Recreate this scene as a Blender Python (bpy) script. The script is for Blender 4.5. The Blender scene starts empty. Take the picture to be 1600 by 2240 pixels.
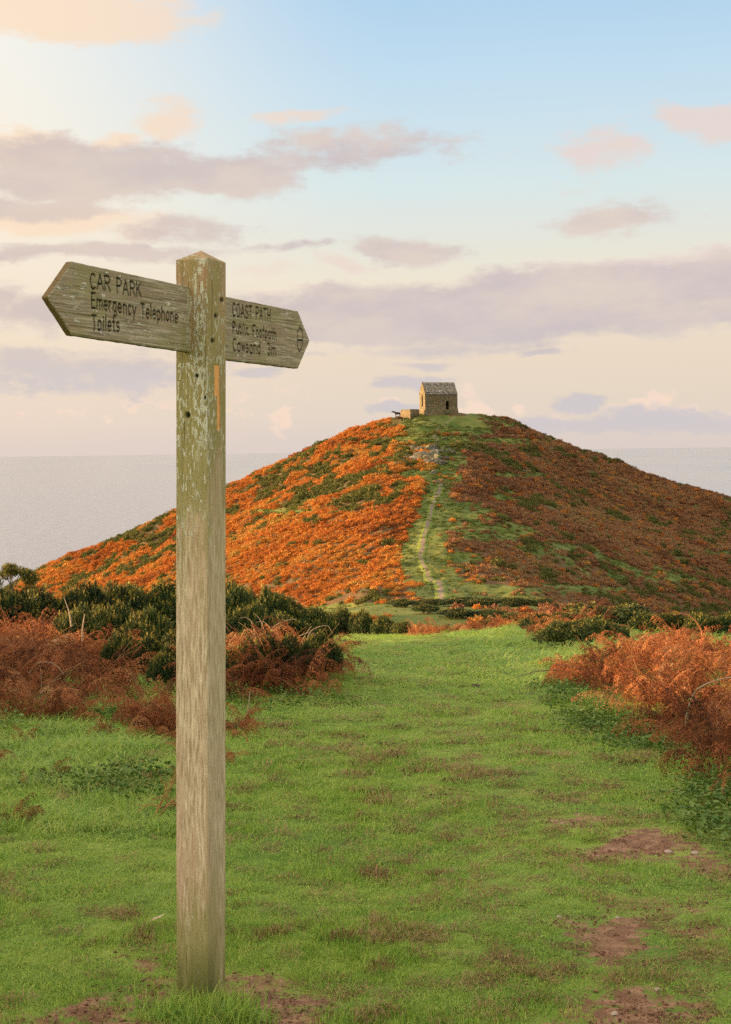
import bpy, bmesh, math, random
import numpy as np
from mathutils import Vector, Matrix
sc = bpy.context.scene
COL = sc.collection
R = math.radians
rng = np.random.default_rng(7)

# ------------------------------------------------------------------ camera
F = 3000.0
PIT = math.atan(133 / 3000)
CAM = np.array([0, 0, 1.52])
cam = bpy.data.cameras.new('camera')
cam.sensor_fit = 'VERTICAL'; cam.sensor_height = 36; cam.lens = F / 2240 * 36
cam.clip_start = .05; cam.clip_end = 200000
co = bpy.data.objects.new('camera', cam); COL.objects.link(co)
MR = Matrix.Rotation(math.pi / 2 - PIT, 3, 'X') @ Matrix.Rotation(R(-.77), 3, 'Z')
co.matrix_world = Matrix.Translation(CAM) @ MR.to_4x4()
sc.camera = co
MN = np.array(MR)

def ray(px, py):
    return MN @ np.array([(px - 800) / F, -(py - 1120) / F, -1.0])
def at(px, py, D):
    d = ray(px, py); return CAM + d * D / d[1]
def proj(P):
    q = (np.asarray(P) - CAM) @ MN
    z = np.minimum(q[..., 2], -1e-3)
    return 800 + F * q[..., 0] / -z, 1120 - F * q[..., 1] / -z

# ------------------------------------------------------------------ noise (numpy)
def _h(i, j, seed):
    n = (i * 374761393 + j * 668265263 + seed * 974634777) & 0xffffffff
    n = ((n ^ (n >> 13)) * 1274126177) & 0xffffffff
    return ((n ^ (n >> 16)) & 0xffff) / 65535.0
def vn(x, y, seed=0):
    x = np.asarray(x, float); y = np.asarray(y, float)
    i = np.floor(x).astype(np.int64); j = np.floor(y).astype(np.int64)
    fx = x - i; fy = y - j
    fx = fx * fx * (3 - 2 * fx); fy = fy * fy * (3 - 2 * fy)
    a = _h(i, j, seed); b = _h(i + 1, j, seed); c = _h(i, j + 1, seed); d = _h(i + 1, j + 1, seed)
    return (a * (1 - fx) + b * fx) * (1 - fy) + (c * (1 - fx) + d * fx) * fy
def fbm(x, y, seed=0, o=4):
    s = 0; a = .5
    for k in range(o):
        s = s + a * vn(x * 2 ** k, y * 2 ** k, seed + k * 17); a *= .5
    return s / (1 - .5 ** o)
def sstep(a, b, x):
    t = np.clip((x - a) / (b - a), 0, 1); return t * t * (3 - 2 * t)

# ------------------------------------------------------------------ terrain
_D = np.array([-60, -20, 0, 3.9, 10, 20, 29, 33, 36, 40, 46, 60, 75, 100, 130, 150, 165, 185, 205, 230, 255, 275, 288, 298, 308, 322, 345, 380, 440, 520])
_Z = np.array([1.5, .7, .18, -.02, -.6, -1.6, -2.5, -2.95, -3.45, -4.2, -5.1, -6.35, -7.2, -10, -13.2, -14.9, -14.0, -11.7, -8.9, -5.4, -1.9, 1.5, 3.9, 7.0, 10.1, 10.0, 3, -15, -55, -110.])
_cx = np.array([[0, .3], [40, 1.5], [80, 5], [150, 8], [200, 9.5], [250, 12], [290, 14.5], [310, 16.5], [500, 20]])
_fw = np.array([[0, 7], [34, 6], [60, 5], [100, 3], [150, 1.5], [280, 1], [300, 2.5], [310, 3.2], [500, 3]])
def _smooth(D, X, Y):
    s = 0
    for o in (-.5, -.25, 0, .25, .5):
        s = s + np.interp(D + o * np.clip(np.abs(D) * .09, 1.5, 12), X, Y)
    return s / 5
_dl = np.array([[0, 0], [6, .8], [16, 3.6], [27, 8.0], [37, 12.6], [47, 17.2], [60, 22.6], [68, 26], [78, 30], [93, 36], [120, 50], [160, 75], [200, 100], [400, 200]])
_dr = np.array([[0, 0], [6, .6], [14, 2.6], [20, 4.9], [30, 9.3], [40, 13.0], [50, 16.8], [66, 21.6], [80, 28], [110, 42], [150, 64], [220, 105], [400, 200]])
BUMPS = [(-1.0, 14.2, 1.3, 1.6, .28), (1.5, 66, 5, 7, .3), (9.5, 70, 7, 7, .3), (-1.0, 142, 9, 9, 2.4), (16, 150, 12, 9, 2.2), (-4, 92, 7, 12, .6)]
def terr(x, y):
    x = np.asarray(x, float); y = np.asarray(y, float)
    zc = _smooth(y, _D, _Z)
    cx = np.interp(y, _cx[:, 0], _cx[:, 1]); fw = np.interp(y, _fw[:, 0], _fw[:, 1])
    r = x - cx
    far = sstep(8, 60, y)
    dl = np.interp(np.maximum(-r - fw, 0), _dl[:, 0], _dl[:, 1])
    dr = np.interp(np.maximum(r - fw, 0), _dr[:, 0], _dr[:, 1])
    wob = 1 + .16 * (fbm(x * .03, y * .03, 5, 2) - .5)
    z = zc - (dl + dr) * (.12 + .88 * far) * wob
    z = z + .18 * sstep(2.2, 4, -x) * (1 - sstep(25, 40, y)) * sstep(5, 9, y)
    z = z + .15 * sstep(2.0, 3.5, x) * (1 - sstep(25, 40, y)) * sstep(4, 7, y)
    crest = np.interp(y, [-60, -20, -6, 9, 14, 22, 28, 34, 42], [-2, 2.4, 4.3, 4.1, 1.8, .15, -.75, -1.9, -6]) + .25 * (fbm(x * .4, y * .4, 88, 3) - .5)  # unseen ridge left of the view, heights shaped to shade lawn and post
    z = z + np.maximum(crest - z, 0) * np.exp(-((x + 16) / 4.5) ** 2) * (1 - sstep(34, 44, y))
    for bx, by, rx, ry, h in BUMPS:
        z = z + h * np.exp(-((x - bx) / rx) ** 2 - ((y - by) / ry) ** 2)
    fs = sstep(30, 160, y)
    z = z + (fbm(x * .5, y * .5, 11, 3) - .5) * .10 * (1 - fs) + (fbm(x * .09, y * .09, 21, 4) - .5) * 2.5 * fs
    z = z + (fbm(x * .35, y * .35, 31, 3) - .5) * .85 * fs
    lawn = (1 - sstep(1.5, 3, np.abs(x - .3))) * (1 - sstep(30, 36, y))
    z = z + (fbm(x * 2.2, y * 2.2, 41, 3) - .5) * .05 * (1 - sstep(18, 30, y))
    return np.maximum(z, -110)
def T1(x, y): return float(terr(x, y))
def hit(px, py, d0=2.5, d1=330):
    ds = np.geomspace(d0, d1, 900)
    d = ray(px, py)
    P = CAM[None] + d[None] * (ds / d[1])[:, None]
    g = P[:, 2] - terr(P[:, 0], P[:, 1])
    k = np.argmax(g < 0)
    if g[k] >= 0: k = len(ds) - 1
    return P[k]

# ------------------------------------------------------------------ object helpers
def tag(o, label=None, cat=None, group=None, kind=None):
    if label: o['label'] = label
    if cat: o['category'] = cat
    if group: o['group'] = group
    if kind: o['kind'] = kind
    return o
def link(o, parent=None):
    COL.objects.link(o)
    if parent: o.parent = parent
    return o
def np_mesh(name, V, Fc, mats=(), smooth=False, attrs=None):
    V = np.asarray(V, np.float32).reshape(-1, 3); Fc = np.asarray(Fc, np.int32)
    me = bpy.data.meshes.new(name)
    me.vertices.add(len(V)); me.vertices.foreach_set('co', V.ravel())
    n, k = Fc.shape
    me.loops.add(n * k); me.loops.foreach_set('vertex_index', Fc.ravel())
    me.polygons.add(n); me.polygons.foreach_set('loop_start', np.arange(0, n * k, k, dtype=np.int32))
    me.update(calc_edges=True)
    if smooth: me.polygons.foreach_set('use_smooth', np.ones(n, bool))
    for m in mats: me.materials.append(m)
    for nm, a in (attrs or {}).items():
        a = np.asarray(a, np.float32)
        at_ = me.attributes.new(nm, 'FLOAT', 'POINT'); at_.data.foreach_set('value', a.ravel())
    me.validate(clean_customdata=False)
    return me
def obj(name, me, parent=None, loc=None):
    o = bpy.data.objects.new(name, me); link(o, parent)
    if loc is not None: o.location = loc
    return o
def empty(name, loc, rz=0):
    o = bpy.data.objects.new(name, None); link(o); o.location = loc; o.rotation_euler = (0, 0, rz); o.empty_display_size = .1
    return o
def copy_tree(o, parent=None):
    c = o.copy(); COL.objects.link(c)
    if parent: c.parent = parent
    for ch in list(o.children): copy_tree(ch, c)
    return c
def bm_mesh(name, bm, mats=(), smooth=False):
    me = bpy.data.meshes.new(name); bm.to_mesh(me); bm.free()
    for m in mats: me.materials.append(m)
    if smooth: me.polygons.foreach_set('use_smooth', np.ones(len(me.polygons), bool))
    return me

# ------------------------------------------------------------------ node helpers
class NT:
    def __init__(s, nt): s.nt = nt; nt.nodes.clear()
    def n(s, t, props=None, **inp):
        nd = s.nt.nodes.new(t)
        for k, v in (props or {}).items(): setattr(nd, k, v)
        for k, v in inp.items():
            k = int(k[1:]) if k[0] == '_' and k[1:].isdigit() else k.replace('__', ' ')
            s.set(nd.inputs[k], v)
        return nd
    def set(s, sock, v):
        if isinstance(v, bpy.types.Node): v = v.outputs[0]
        if isinstance(v, bpy.types.NodeSocket): s.nt.links.new(v, sock)
        else:
            if sock.type == 'RGBA' and len(v) == 3: v = (*v, 1)
            sock.default_value = v
    def m(s, op, a, b=0.0, c=0.0, clamp=False):
        nd = s.n('ShaderNodeMath', {'operation': op, 'use_clamp': clamp}, _0=a, _1=b)
        if op in ('MULTIPLY_ADD', 'SMOOTH_MIN', 'SMOOTH_MAX', 'COMPARE'): s.set(nd.inputs[2], c)
        return nd.outputs[0]
    def v(s, op, a, b=(0, 0, 0), sc_=None):
        nd = s.n('ShaderNodeVectorMath', {'operation': op}, _0=a)
        if op == 'SCALE': s.set(nd.inputs['Scale'], sc_)
        elif op not in ('LENGTH', 'NORMALIZE'): s.set(nd.inputs[1], b)
        return nd.outputs['Value'] if op in ('LENGTH', 'DOT_PRODUCT') else nd.outputs[0]
    def mix(s, f, a, b, bt='MIX'):
        nd = s.n('ShaderNodeMix', {'data_type': 'RGBA', 'blend_type': bt})
        s.set(nd.inputs[0], f); s.set(nd.inputs[6], a); s.set(nd.inputs[7], b)
        return nd.outputs[2]
    def ss(s, x, a, b, o0=0.0, o1=1.0):
        nd = s.n('ShaderNodeMapRange', {'interpolation_type': 'SMOOTHSTEP'}, _0=x, _1=a, _2=b, _3=o0, _4=o1)
        return nd.outputs[0]
    def noise(s, vec, scale, detail=4, rough=.5, dist=0):
        nd = s.n('ShaderNodeTexNoise', None, Vector=vec, Scale=scale, Detail=detail, Roughness=rough, Distortion=dist)
        return nd.outputs[0]
    def ramp(s, fac, stops):
        nd = s.n('ShaderNodeValToRGB', None, Fac=fac)
        e = nd.color_ramp.elements
        while len(e) < len(stops): e.new(.5)
        for el, (p, c) in zip(e, stops): el.position = p; el.color = (*c, 1)
        return nd.outputs[0]
    def attr(s, name): return s.n('ShaderNodeAttribute', {'attribute_name': name}).outputs['Fac']
    def obj_co(s): return s.n('ShaderNodeTexCoord').outputs['Object']
    def pos(s): return s.n('ShaderNodeNewGeometry').outputs['Position']
    def rnd(s): return s.n('ShaderNodeObjectInfo').outputs['Random']
    def scl(s, vec, k): return s.v('MULTIPLY', vec, k)
    def bump(s, h, strength=.5, dist=.01):
        return s.n('ShaderNodeBump', None, Strength=strength, Distance=dist, Height=h).outputs[0]
    def out(s, color, rough=.8, spec=.3, normal=None, trans=0, alpha=None):
        p = s.n('ShaderNodeBsdfPrincipled', None, Base__Color=color, Roughness=rough)
        s.set(p.inputs['Specular IOR Level'], spec)
        if normal is not None: s.set(p.inputs['Normal'], normal)
        sh = p.outputs[0]
        if trans:
            tl = s.n('ShaderNodeBsdfTranslucent', None, Color=color)
            sh = s.n('ShaderNodeMixShader', None, _0=trans, _1=sh, _2=tl.outputs[0]).outputs[0]
        s.n('ShaderNodeOutputMaterial', None, Surface=sh)
def material(name):
    m = bpy.data.materials.new(name); m.use_nodes = True
    return m, NT(m.node_tree)

# ------------------------------------------------------------------ light
EXPO = 2.0; SKY = .15; KD = 1 / (SKY * 2 ** EXPO)
SUN_EL = 7.0; SUN_AZ = -79.0       # azimuth clockwise from +Y
sd = bpy.data.lights.new('sun', 'SUN'); sd.energy = 4.0; sd.angle = R(1.2); sd.color = (1, .60, .28)
so = bpy.data.objects.new('sun', sd); link(so)
dv = Vector((math.sin(R(SUN_AZ)) * math.cos(R(SUN_EL)), math.cos(R(SUN_AZ)) * math.cos(R(SUN_EL)), math.sin(R(SUN_EL))))
so.rotation_euler = dv.to_track_quat('Z', 'Y').to_euler()
so.location = (-40, 0, 40)

w = bpy.data.worlds.new('World'); sc.world = w; w.use_nodes = True
N = NT(w.node_tree)
sky = N.n('ShaderNodeTexSky', {'sky_type': 'NISHITA', 'sun_disc': False, 'sun_elevation': R(SUN_EL), 'sun_rotation': R(SUN_AZ), 'air_density': 1.0, 'dust_density': 1.0, 'altitude': 80}).outputs[0]
gen = N.n('ShaderNodeTexCoord').outputs['Generated']
xyz = N.n('ShaderNodeSeparateXYZ', None, _0=gen)
az = N.m('ARCTAN2', xyz.outputs[0], xyz.outputs[1])
el = N.m('ARCSINE', xyz.outputs[2])
A = N.n('ShaderNodeCombineXYZ', None, _0=az, _1=el, _2=0.0).outputs[0]
def lin(r, g, b): return tuple((v / 255 / 12.92 if v / 255 < .04045 else ((v / 255 + .055) / 1.055) ** 2.4) for v in (r, g, b))
def dsp(r, g, b): return tuple(v * KD for v in lin(r, g, b))   # a radiance given by its displayed value
# clear sky: Nishita, tuned near the horizon by sea haze
skyc = N.mix(N.ss(el, R(30), R(60)), N.v('MULTIPLY', sky, (1.0, 1.0, 1.0)), sky)
grad = N.ramp(N.m('DIVIDE', el, R(24)), [(0, dsp(218, 205, 198)), (.07, dsp(226, 211, 195)), (.16, dsp(233, 215, 194)), (.29, dsp(237, 227, 207)), (.45, dsp(214, 230, 232)), (.62, dsp(192, 220, 238)), (.77, dsp(170, 207, 236)), (1.0, dsp(140, 188, 232))])
gl = N.ramp(N.m('DIVIDE', el, R(24)), [(0, dsp(228, 208, 196)), (.15, dsp(238, 218, 195)), (.45, dsp(250, 239, 220)), (.75, dsp(244, 243, 236)), (1.0, dsp(222, 234, 236))])
loc_ = N.mix(N.ss(az, R(-18), R(2)), gl, grad)
vw = N.m('MULTIPLY', N.ss(N.m('ABSOLUTE', az), R(75), R(25)), N.ss(el, R(60), R(22)))
fill_veil = N.n('ShaderNodeTexNoise', None, Vector=gen, Scale=3.0, Detail=4.0).outputs[0]
skyc = N.mix(N.ss(fill_veil, .25, .6, .55, .9), skyc, N.v('SCALE', tuple(dsp(240, 228, 210)), sc_=N.ss(xyz.outputs[0], .45, -.7, 1.25, 2.75)))   # pale cloud added outside the view as fill light, brighter to the left
skyc = N.mix(N.m('MULTIPLY', vw, .97), skyc, loc_)
# clouds
wn = N.n('ShaderNodeTexNoise', None, Vector=N.scl(A, (1, 1.9, 1)), Scale=9.0, Detail=5.0, Roughness=.55)
Aw = N.v('ADD', A, N.v('MULTIPLY', N.v('SUBTRACT', wn.outputs['Color'], (.5, .5, .5)), (.075, .040, 0)))
fine = N.noise(N.scl(A, (1, 2.3, 1)), 26, 10, .68)
big = N.noise(N.scl(A, (1, 2.6, 1)), 8, 6, .6)
low0 = N.ss(el, R(4), R(2))
fine = N.m('ADD', fine, N.m('MULTIPLY', low0, N.m('MULTIPLY', N.m('SUBTRACT', N.noise(N.scl(A, (1, 1.4, 1)), 75, 6, .6), .5), .9)))
def dens(lst):
    acc = None
    for cx, cy, rx, ry, wt in lst:
        d = ray(cx, cy); d = d / np.linalg.norm(d)
        a0 = math.atan2(d[0], d[1]); e0 = math.asin(d[2])
        L = N.v('LENGTH', N.v('MULTIPLY', N.v('SUBTRACT', Aw, (a0, e0, 0)), (F / rx, F / ry, 1)))
        m_ = N.m('MULTIPLY', N.m('SUBTRACT', 1.25, L), wt)
        m_ = N.m('MINIMUM', m_, wt * .9)
        acc = m_ if acc is None else N.m('SMOOTH_MAX', acc, m_, .15)
    return acc
GREY = [(200, 365, 250, 62, 1.1), (470, 370, 190, 48, .8), (760, 335, 260, 42, .5), (60, 440, 220, 26, .8), (400, 500, 150, 32, .62), (180, 546, 330, 20, .75), (870, 550, 130, 30, .75),
        (650, 548, 90, 14, .5), (960, 690, 500, 62, 1.3), (1380, 625, 420, 58, 1.1), (1500, 690, 300, 40, .7), (110, 690, 130, 50, .7), (20, 670, 60, 50, .7), (190, 820, 330, 46, .6), (60, 800, 120, 30, .6), (1340, 470, 130, 32, .72), (560, 826, 60, 13, .75), (680, 785, 40, 10, .4),
        (900, 842, 80, 13, .8), (930, 808, 70, 10, .6), (1160, 786, 45, 8, .6), (1270, 888, 50, 19, 1.1), (860, 888, 70, 13, 1.0), (1440, 925, 250, 30, .8), (1130, 925, 200, 25, .7), (960, 770, 250, 22, .45)]
PEACH = [(150, 15, 310, 70, 1.1), (370, 250, 80, 45, .75), (660, 262, 110, 16, .7), (285, 300, 60, 26, 1.0), (60, 320, 120, 40, .85), (130, 470, 270, 38, 1.0), (330, 500, 110, 30, .7), (740, 585, 70, 26, .7), (560, 600, 70, 20, .4),
         (1330, 320, 110, 75, .66), (1540, 250, 110, 42, .8), (990, 662, 70, 11, 1.2), (1030, 880, 40, 30, 1.0), (1120, 895, 40, 18, .9), (1415, 892, 46, 28, 1.0), (1350, 902, 40, 12, .8), (1500, 900, 50, 14, .8), (850, 880, 60, 12, 1.0), (635, 925, 30, 24, .8), (1580, 905, 40, 14, .8), (1240, 905, 60, 10, .8),
         (1480, 568, 300, 26, .85), (1150, 600, 160, 16, .6), (640, 640, 160, 14, .5), (300, 860, 300, 30, .35)]
dP = N.m('ADD', dens(PEACH), N.m('MULTIPLY', N.m('SUBTRACT', fine, .5), N.m('MULTIPLY_ADD', low0, 1.6, 1.7)))
dG = N.m('ADD', dens(GREY), N.m('MULTIPLY', N.m('SUBTRACT', fine, .5), 1.5))
left = N.ss(az, R(6), R(-16))
cP = N.mix(left, dsp(232, 215, 208), dsp(252, 226, 198))
cG = N.mix(N.ss(big, .35, .65), dsp(203, 191, 194), dsp(224, 208, 198))
cG = N.mix(N.m('MULTIPLY', left, .35), cG, dsp(222, 200, 182))
low = N.ss(el, R(6), R(1.5))
cG = N.mix(low, cG, dsp(207, 201, 203))
cP = N.mix(N.m('MULTIPLY', low, .85), cP, dsp(250, 222, 200))
lit = N.ss(dG, .35, 1.05)
skyc = N.mix(N.m('MULTIPLY', N.ss(dP, .1, .7), .9), skyc, cP)
skyc = N.mix(N.m('MULTIPLY', N.ss(dG, .0, .55), .9), skyc, cG)
# soft haze on the horizon
skyc = N.mix(N.m('MULTIPLY', N.m('MULTIPLY', N.ss(el, R(1.5), R(.05)), vw), .4), skyc, dsp(220, 206, 200))
bg = N.n('ShaderNodeBackground', None, Color=skyc, Strength=SKY)
N.n('ShaderNodeOutputWorld', None, Surface=bg.outputs[0])

sc.view_settings.view_transform = 'Standard'; sc.view_settings.look = 'None'
sc.view_settings.exposure = EXPO; sc.view_settings.gamma = 1
sc.cycles.max_bounces = 5; sc.cycles.diffuse_bounces = 2; sc.cycles.glossy_bounces = 2
sc.cycles.transparent_max_bounces = 4; sc.cycles.transmission_bounces = 2
sc.cycles.use_adaptive_sampling = True; sc.cycles.adaptive_threshold = .012
sc.cycles.use_denoising = False

# ------------------------------------------------------------------ materials: ground
PX = None
def mat_ground():
    m, n = material('ground')
    p = n.pos()
    cov = n.attr('cover'); mud = n.attr('mud'); fz = n.attr('fark')
    n1 = n.noise(p, .9, 6, .6); n2 = n.noise(p, 14, 5, .65); n3 = n.noise(p, .18, 5, .6)
    grass_n = n.mix(n.ss(n1, .35, .65), (.12, .20, .028), (.25, .31, .055))
    grass_n = n.mix(n.m('MULTIPLY', n.ss(n2, .5, .75), .5), grass_n, (.06, .07, .02))
    grass_f = n.mix(n.ss(n3, .38, .62), (.075, .11, .02), (.16, .165, .04))
    grass_f = n.mix(n.m('MULTIPLY', n.ss(n1, .45, .7), .5), grass_f, (.09, .105, .03))
    grass = n.mix(fz, grass_n, grass_f)
    scrub = n.mix(n.ss(n2, .4, .6), (.07, .045, .02), (.16, .085, .035))
    scrub = n.mix(n.ss(n1, .52, .62), scrub, (.085, .11, .03))
    c = n.mix(n.ss(n.m('ADD', cov, n.m('MULTIPLY', n.m('SUBTRACT', n1, .5), .5)), .4, .6), scrub, grass)
    mc = n.mix(n.ss(n2, .4, .65), (.20, .10, .055), (.36, .20, .115))
    c = n.mix(n.ss(n.m('ADD', mud, n.m('MULTIPLY', n.m('SUBTRACT', n.noise(p, 11, 9, .78), .5), 2.6)), .42, .62), c, mc)
    h = n.m('ADD', n.noise(p, 30, 6, .7), n.m('MULTIPLY', n.noise(p, 4, 5, .6), 2.0))
    n.out(c, .9, .15, n.bump(h, .7, .03))
    return m
MG = mat_ground()

def ell(px, py, cx, cy, rx, ry):
    return 1.3 - np.sqrt(((px - cx) / rx) ** 2 + ((py - cy) / ry) ** 2)
def seg(px, py, pts):
    best = np.full(px.shape, -9.)
    for (x0, y0, w0), (x1, y1, w1) in zip(pts[:-1], pts[1:]):
        dx, dy = x1 - x0, y1 - y0
        t = np.clip(((px - x0) * dx + (py - y0) * dy) / (dx * dx + dy * dy), 0, 1)
        d = np.hypot(px - x0 - t * dx, py - y0 - t * dy)
        best = np.maximum(best, 1.3 - d / (w0 + (w1 - w0) * t))
    return best
PATHG = [(975, 1316, 48), (955, 1270, 44), (930, 1232, 46), (930, 1190, 40), (948, 1150, 42), (955, 1105, 36), (962, 1078, 30), (968, 1050, 34), (1000, 1010, 22), (975, 985, 10)]
def cover_far(x, y, z):
    """1 where the hill carries short grass, 0 where it carries bracken and gorse"""
    px, py = proj(np.stack([x, y, z], -1))
    nn = (fbm(x * .12, y * .12, 77, 4) - .5)
    c = seg(px, py, PATHG)
    for e in [(938, 930, 70, 26), (1040, 930, 80, 20), (960, 962, 60, 12), (945, 1040, 60, 11), (900, 962, 45, 9),
              (1020, 1130, 55, 36), (1085, 1165, 70, 20), (1190, 1200, 60, 12), (1010, 1290, 110, 26), (1110, 1320, 90, 22), (1250, 1290, 120, 10), (1450, 1262, 90, 10),
              (800, 1335, 150, 16), (980, 1350, 160, 28), (1100, 965, 120, 7), (1130, 1040, 70, 9), (1010, 1220, 45, 12), (620, 1120, 60, 6)]:
        c = np.maximum(c, ell(px, py, *e))
    c = c + nn * .9
    right = sstep(960, 1060, px)
    c = c * 1.35; n2_ = fbm(x * .45, y * .3, 79, 3) - .5
    c = c + n2_ * .9
    c = np.maximum(c, (nn * 3.4 + n2_ * 2.8 - .48) * right + (1 - right) * (nn * 3.5 + n2_ * 2.5 - 1.15))
    return np.clip(c * 1.6, 0, 1), px, py
MUDS = [(1350, 2070, 110, 120, .85), (1400, 2190, 190, 70, 1.0), (1400, 1850, 190, 40, 1.0), (1560, 1890, 120, 36, 1.1), (1270, 1790, 110, 26, .6), (1075, 1704, 60, 12, 1.0), (980, 1672, 110, 14, .7), (1120, 1545, 70, 12, .8),
        (1030, 1745, 140, 14, .5), (120, 2215, 170, 44, .9), (620, 2150, 160, 36, .75), (740, 2190, 70, 22, .95), (300, 2110, 60, 18, .5), (1480, 1990, 130, 20, .6), (1130, 1650, 160, 10, .5), (830, 1545, 120, 10, .4),
        (1500, 2040, 100, 18, .6), (1310, 1690, 80, 10, .5), (700, 1430, 60, 5, .4), (870, 1480, 70, 6, .4), (930, 1610, 90, 8, .5), (1200, 1900, 110, 22, .5)]
def mud_near(x, y, z):
    px, py = proj(np.stack([x, y, z], -1))
    c = np.full(px.shape, -1.)
    for cx, cy, rx, ry, wt in MUDS:
        c = np.maximum(c, ell(px, py, cx, cy, rx, ry) * wt)
    c = np.maximum(c, .95 - np.abs(np.hypot(x + .45, y - 3.75) - .22) / .30)
    n_ = fbm(x * 3.2, y * 2.8, 91, 5) - .5
    return np.where(c > -.5, np.clip(c * .68 + n_ * 1.25 + .06, 0, 1), 0) * (y > 2)
# ground sheet: rows and columns fine near the camera and on the axis
nx, ny = 520, 640
t = np.linspace(-1, 1, nx); xs = 3.2 * np.sinh(t * math.asinh(620 / 3.2))
ty = np.linspace(0, 1, ny); ys = -40 + (ty * 0)
ys = np.concatenate([np.linspace(-60, 2, 40, endpoint=False), np.geomspace(2, 150, 330, endpoint=False), np.linspace(150, 330, 240, endpoint=False), np.linspace(330, 520, ny - 610)])
X, Y = np.meshgrid(xs, ys)
Z = terr(X, Y)
cf, PXg, PYg = cover_far(X, Y, Z)
nearm = 1 - sstep(36, 48, Y)
nearg = np.clip(1.2 - 0 * X, 0, 1)
cover = nearm * nearg + (1 - nearm) * cf
mud = mud_near(X, Y, Z) * (Y < 40)
idx = np.arange(nx * len(ys)).reshape(len(ys), nx)
Fq = np.stack([idx[:-1, :-1], idx[:-1, 1:], idx[1:, 1:], idx[1:, :-1]], -1).reshape(-1, 4)
g = obj('ground', np_mesh('ground', np.stack([X, Y, Z], -1), Fq, [MG], True, {'cover': cover, 'mud': mud, 'fark': sstep(25, 60, Y)}))
tag(g, 'grassy headland ground falling to a saddle and rising to the conical hill', kind='structure')

# ------------------------------------------------------------------ sea
m, n = material('sea')
p = n.pos()
h = n.m('ADD', n.noise(n.scl(p, (1, .45, 1)), .055, 6, .6), n.m('MULTIPLY', n.noise(n.scl(p, (1, .5, 1)), .4, 4, .6), .3))
patch = n.noise(n.scl(p, (1, .25, 1)), .0012, 4, .5)
pr = n.n('ShaderNodeBsdfPrincipled', None, Base__Color=n.mix(patch, (.17, .18, .22), (.25, .26, .295)), Roughness=n.ss(patch, .3, .7, .12, .22), Normal=n.bump(h, .45, 5.0))
n.n('ShaderNodeOutputMaterial', None, Surface=pr.outputs[0])
S = 150000.
xs_ = np.array([-S, -9000, -1500, 1500, 9000, S]); ys_ = np.array([-S * .2, -2000, 1000, 6000, 30000, S])
XX, YY = np.meshgrid(xs_, ys_); ii = np.arange(36).reshape(6, 6)
fq = np.stack([ii[:-1, :-1], ii[:-1, 1:], ii[1:, 1:], ii[1:, :-1]], -1).reshape(-1, 4)
s_ = obj('sea', np_mesh('sea', np.stack([XX, YY, XX * 0 - 86.0], -1), fq, [m]))
tag(s_, 'calm pale grey sea reaching the horizon', kind='structure')

# ------------------------------------------------------------------ paths
def mat_path():
    m, n = material('path')
    p = n.pos(); a = n.attr('edge')
    c = n.mix(n.noise(p, 2.5, 6, .7), (.14, .105, .075), (.25, .195, .14))
    g_ = n.mix(n.noise(p, 1.5, 4, .6), (.10, .15, .025), (.18, .20, .04))
    k = n.ss(n.m('ADD', a, n.m('MULTIPLY', n.m('SUBTRACT', n.noise(p, .8, 6, .7), .5), 2.6)), .25, .5)
    n.out(n.mix(k, c, g_), .95, .1, n.bump(n.noise(p, 6, 5, .7), .6, .05))
    return m
MP = mat_path()
def ribbon(name, pix, width, label):
    P = np.array([hit(px, py, 60)[:2] for px, py in pix])
    L = np.concatenate([[0], np.cumsum(np.hypot(*np.diff(P, axis=0).T))])
    tt = np.linspace(0, L[-1], int(L[-1] / .6) + 2)
    cx = np.interp(tt, L, P[:, 0]); cy = np.interp(tt, L, P[:, 1])
    cx = cx + .5 * (vn(tt * .16, 0 * tt, 51) - .5); k = np.ones(5) / 5
    cx[2:-2] = np.convolve(cx, k, 'valid'); cy[2:-2] = np.convolve(cy, k, 'valid')
    dx = np.gradient(cx); dy = np.gradient(cy); l = np.hypot(dx, dy); nx_, ny_ = -dy / l, dx / l
    wd = width * (.75 + .6 * vn(tt * .12, tt * 0, 3))
    off = np.linspace(-1, 1, 9)
    VX = cx[:, None] + nx_[:, None] * off * wd[:, None]; VY = cy[:, None] + ny_[:, None] * off * wd[:, None]
    VZ = terr(VX, VY) + .07 * (1 - off ** 4)[None] + .02
    VZ[:2] -= .3; VZ[-2:] -= .3
    n1, n2 = VX.shape; i_ = np.arange(n1 * n2).reshape(n1, n2)
    fq = np.stack([i_[:-1, :-1], i_[:-1, 1:], i_[1:, 1:], i_[1:, :-1]], -1).reshape(-1, 4)
    o = obj(name, np_mesh(name, np.stack([VX, VY, VZ], -1), fq, [MP], True, {'edge': np.abs(off)[None] * np.ones((n1, 1))}))
    tag(o, label, kind='structure'); return o
PATH_PX = [(958, 1317), (966, 1300), (967, 1288), (958, 1272), (936, 1254), (924, 1240), (918, 1215), (926, 1190), (924, 1172), (942, 1140), (948, 1105), (962, 1075), (966, 1058)]
ribbon('path', PATH_PX, .62, 'worn stony footpath winding up the spur of the hill')
ribbon('path', [(958, 966), (948, 958), (955, 945), (975, 930), (992, 915), (1000, 908)], .38, 'thin trodden path crossing the green knoll to the chapel')

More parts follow.
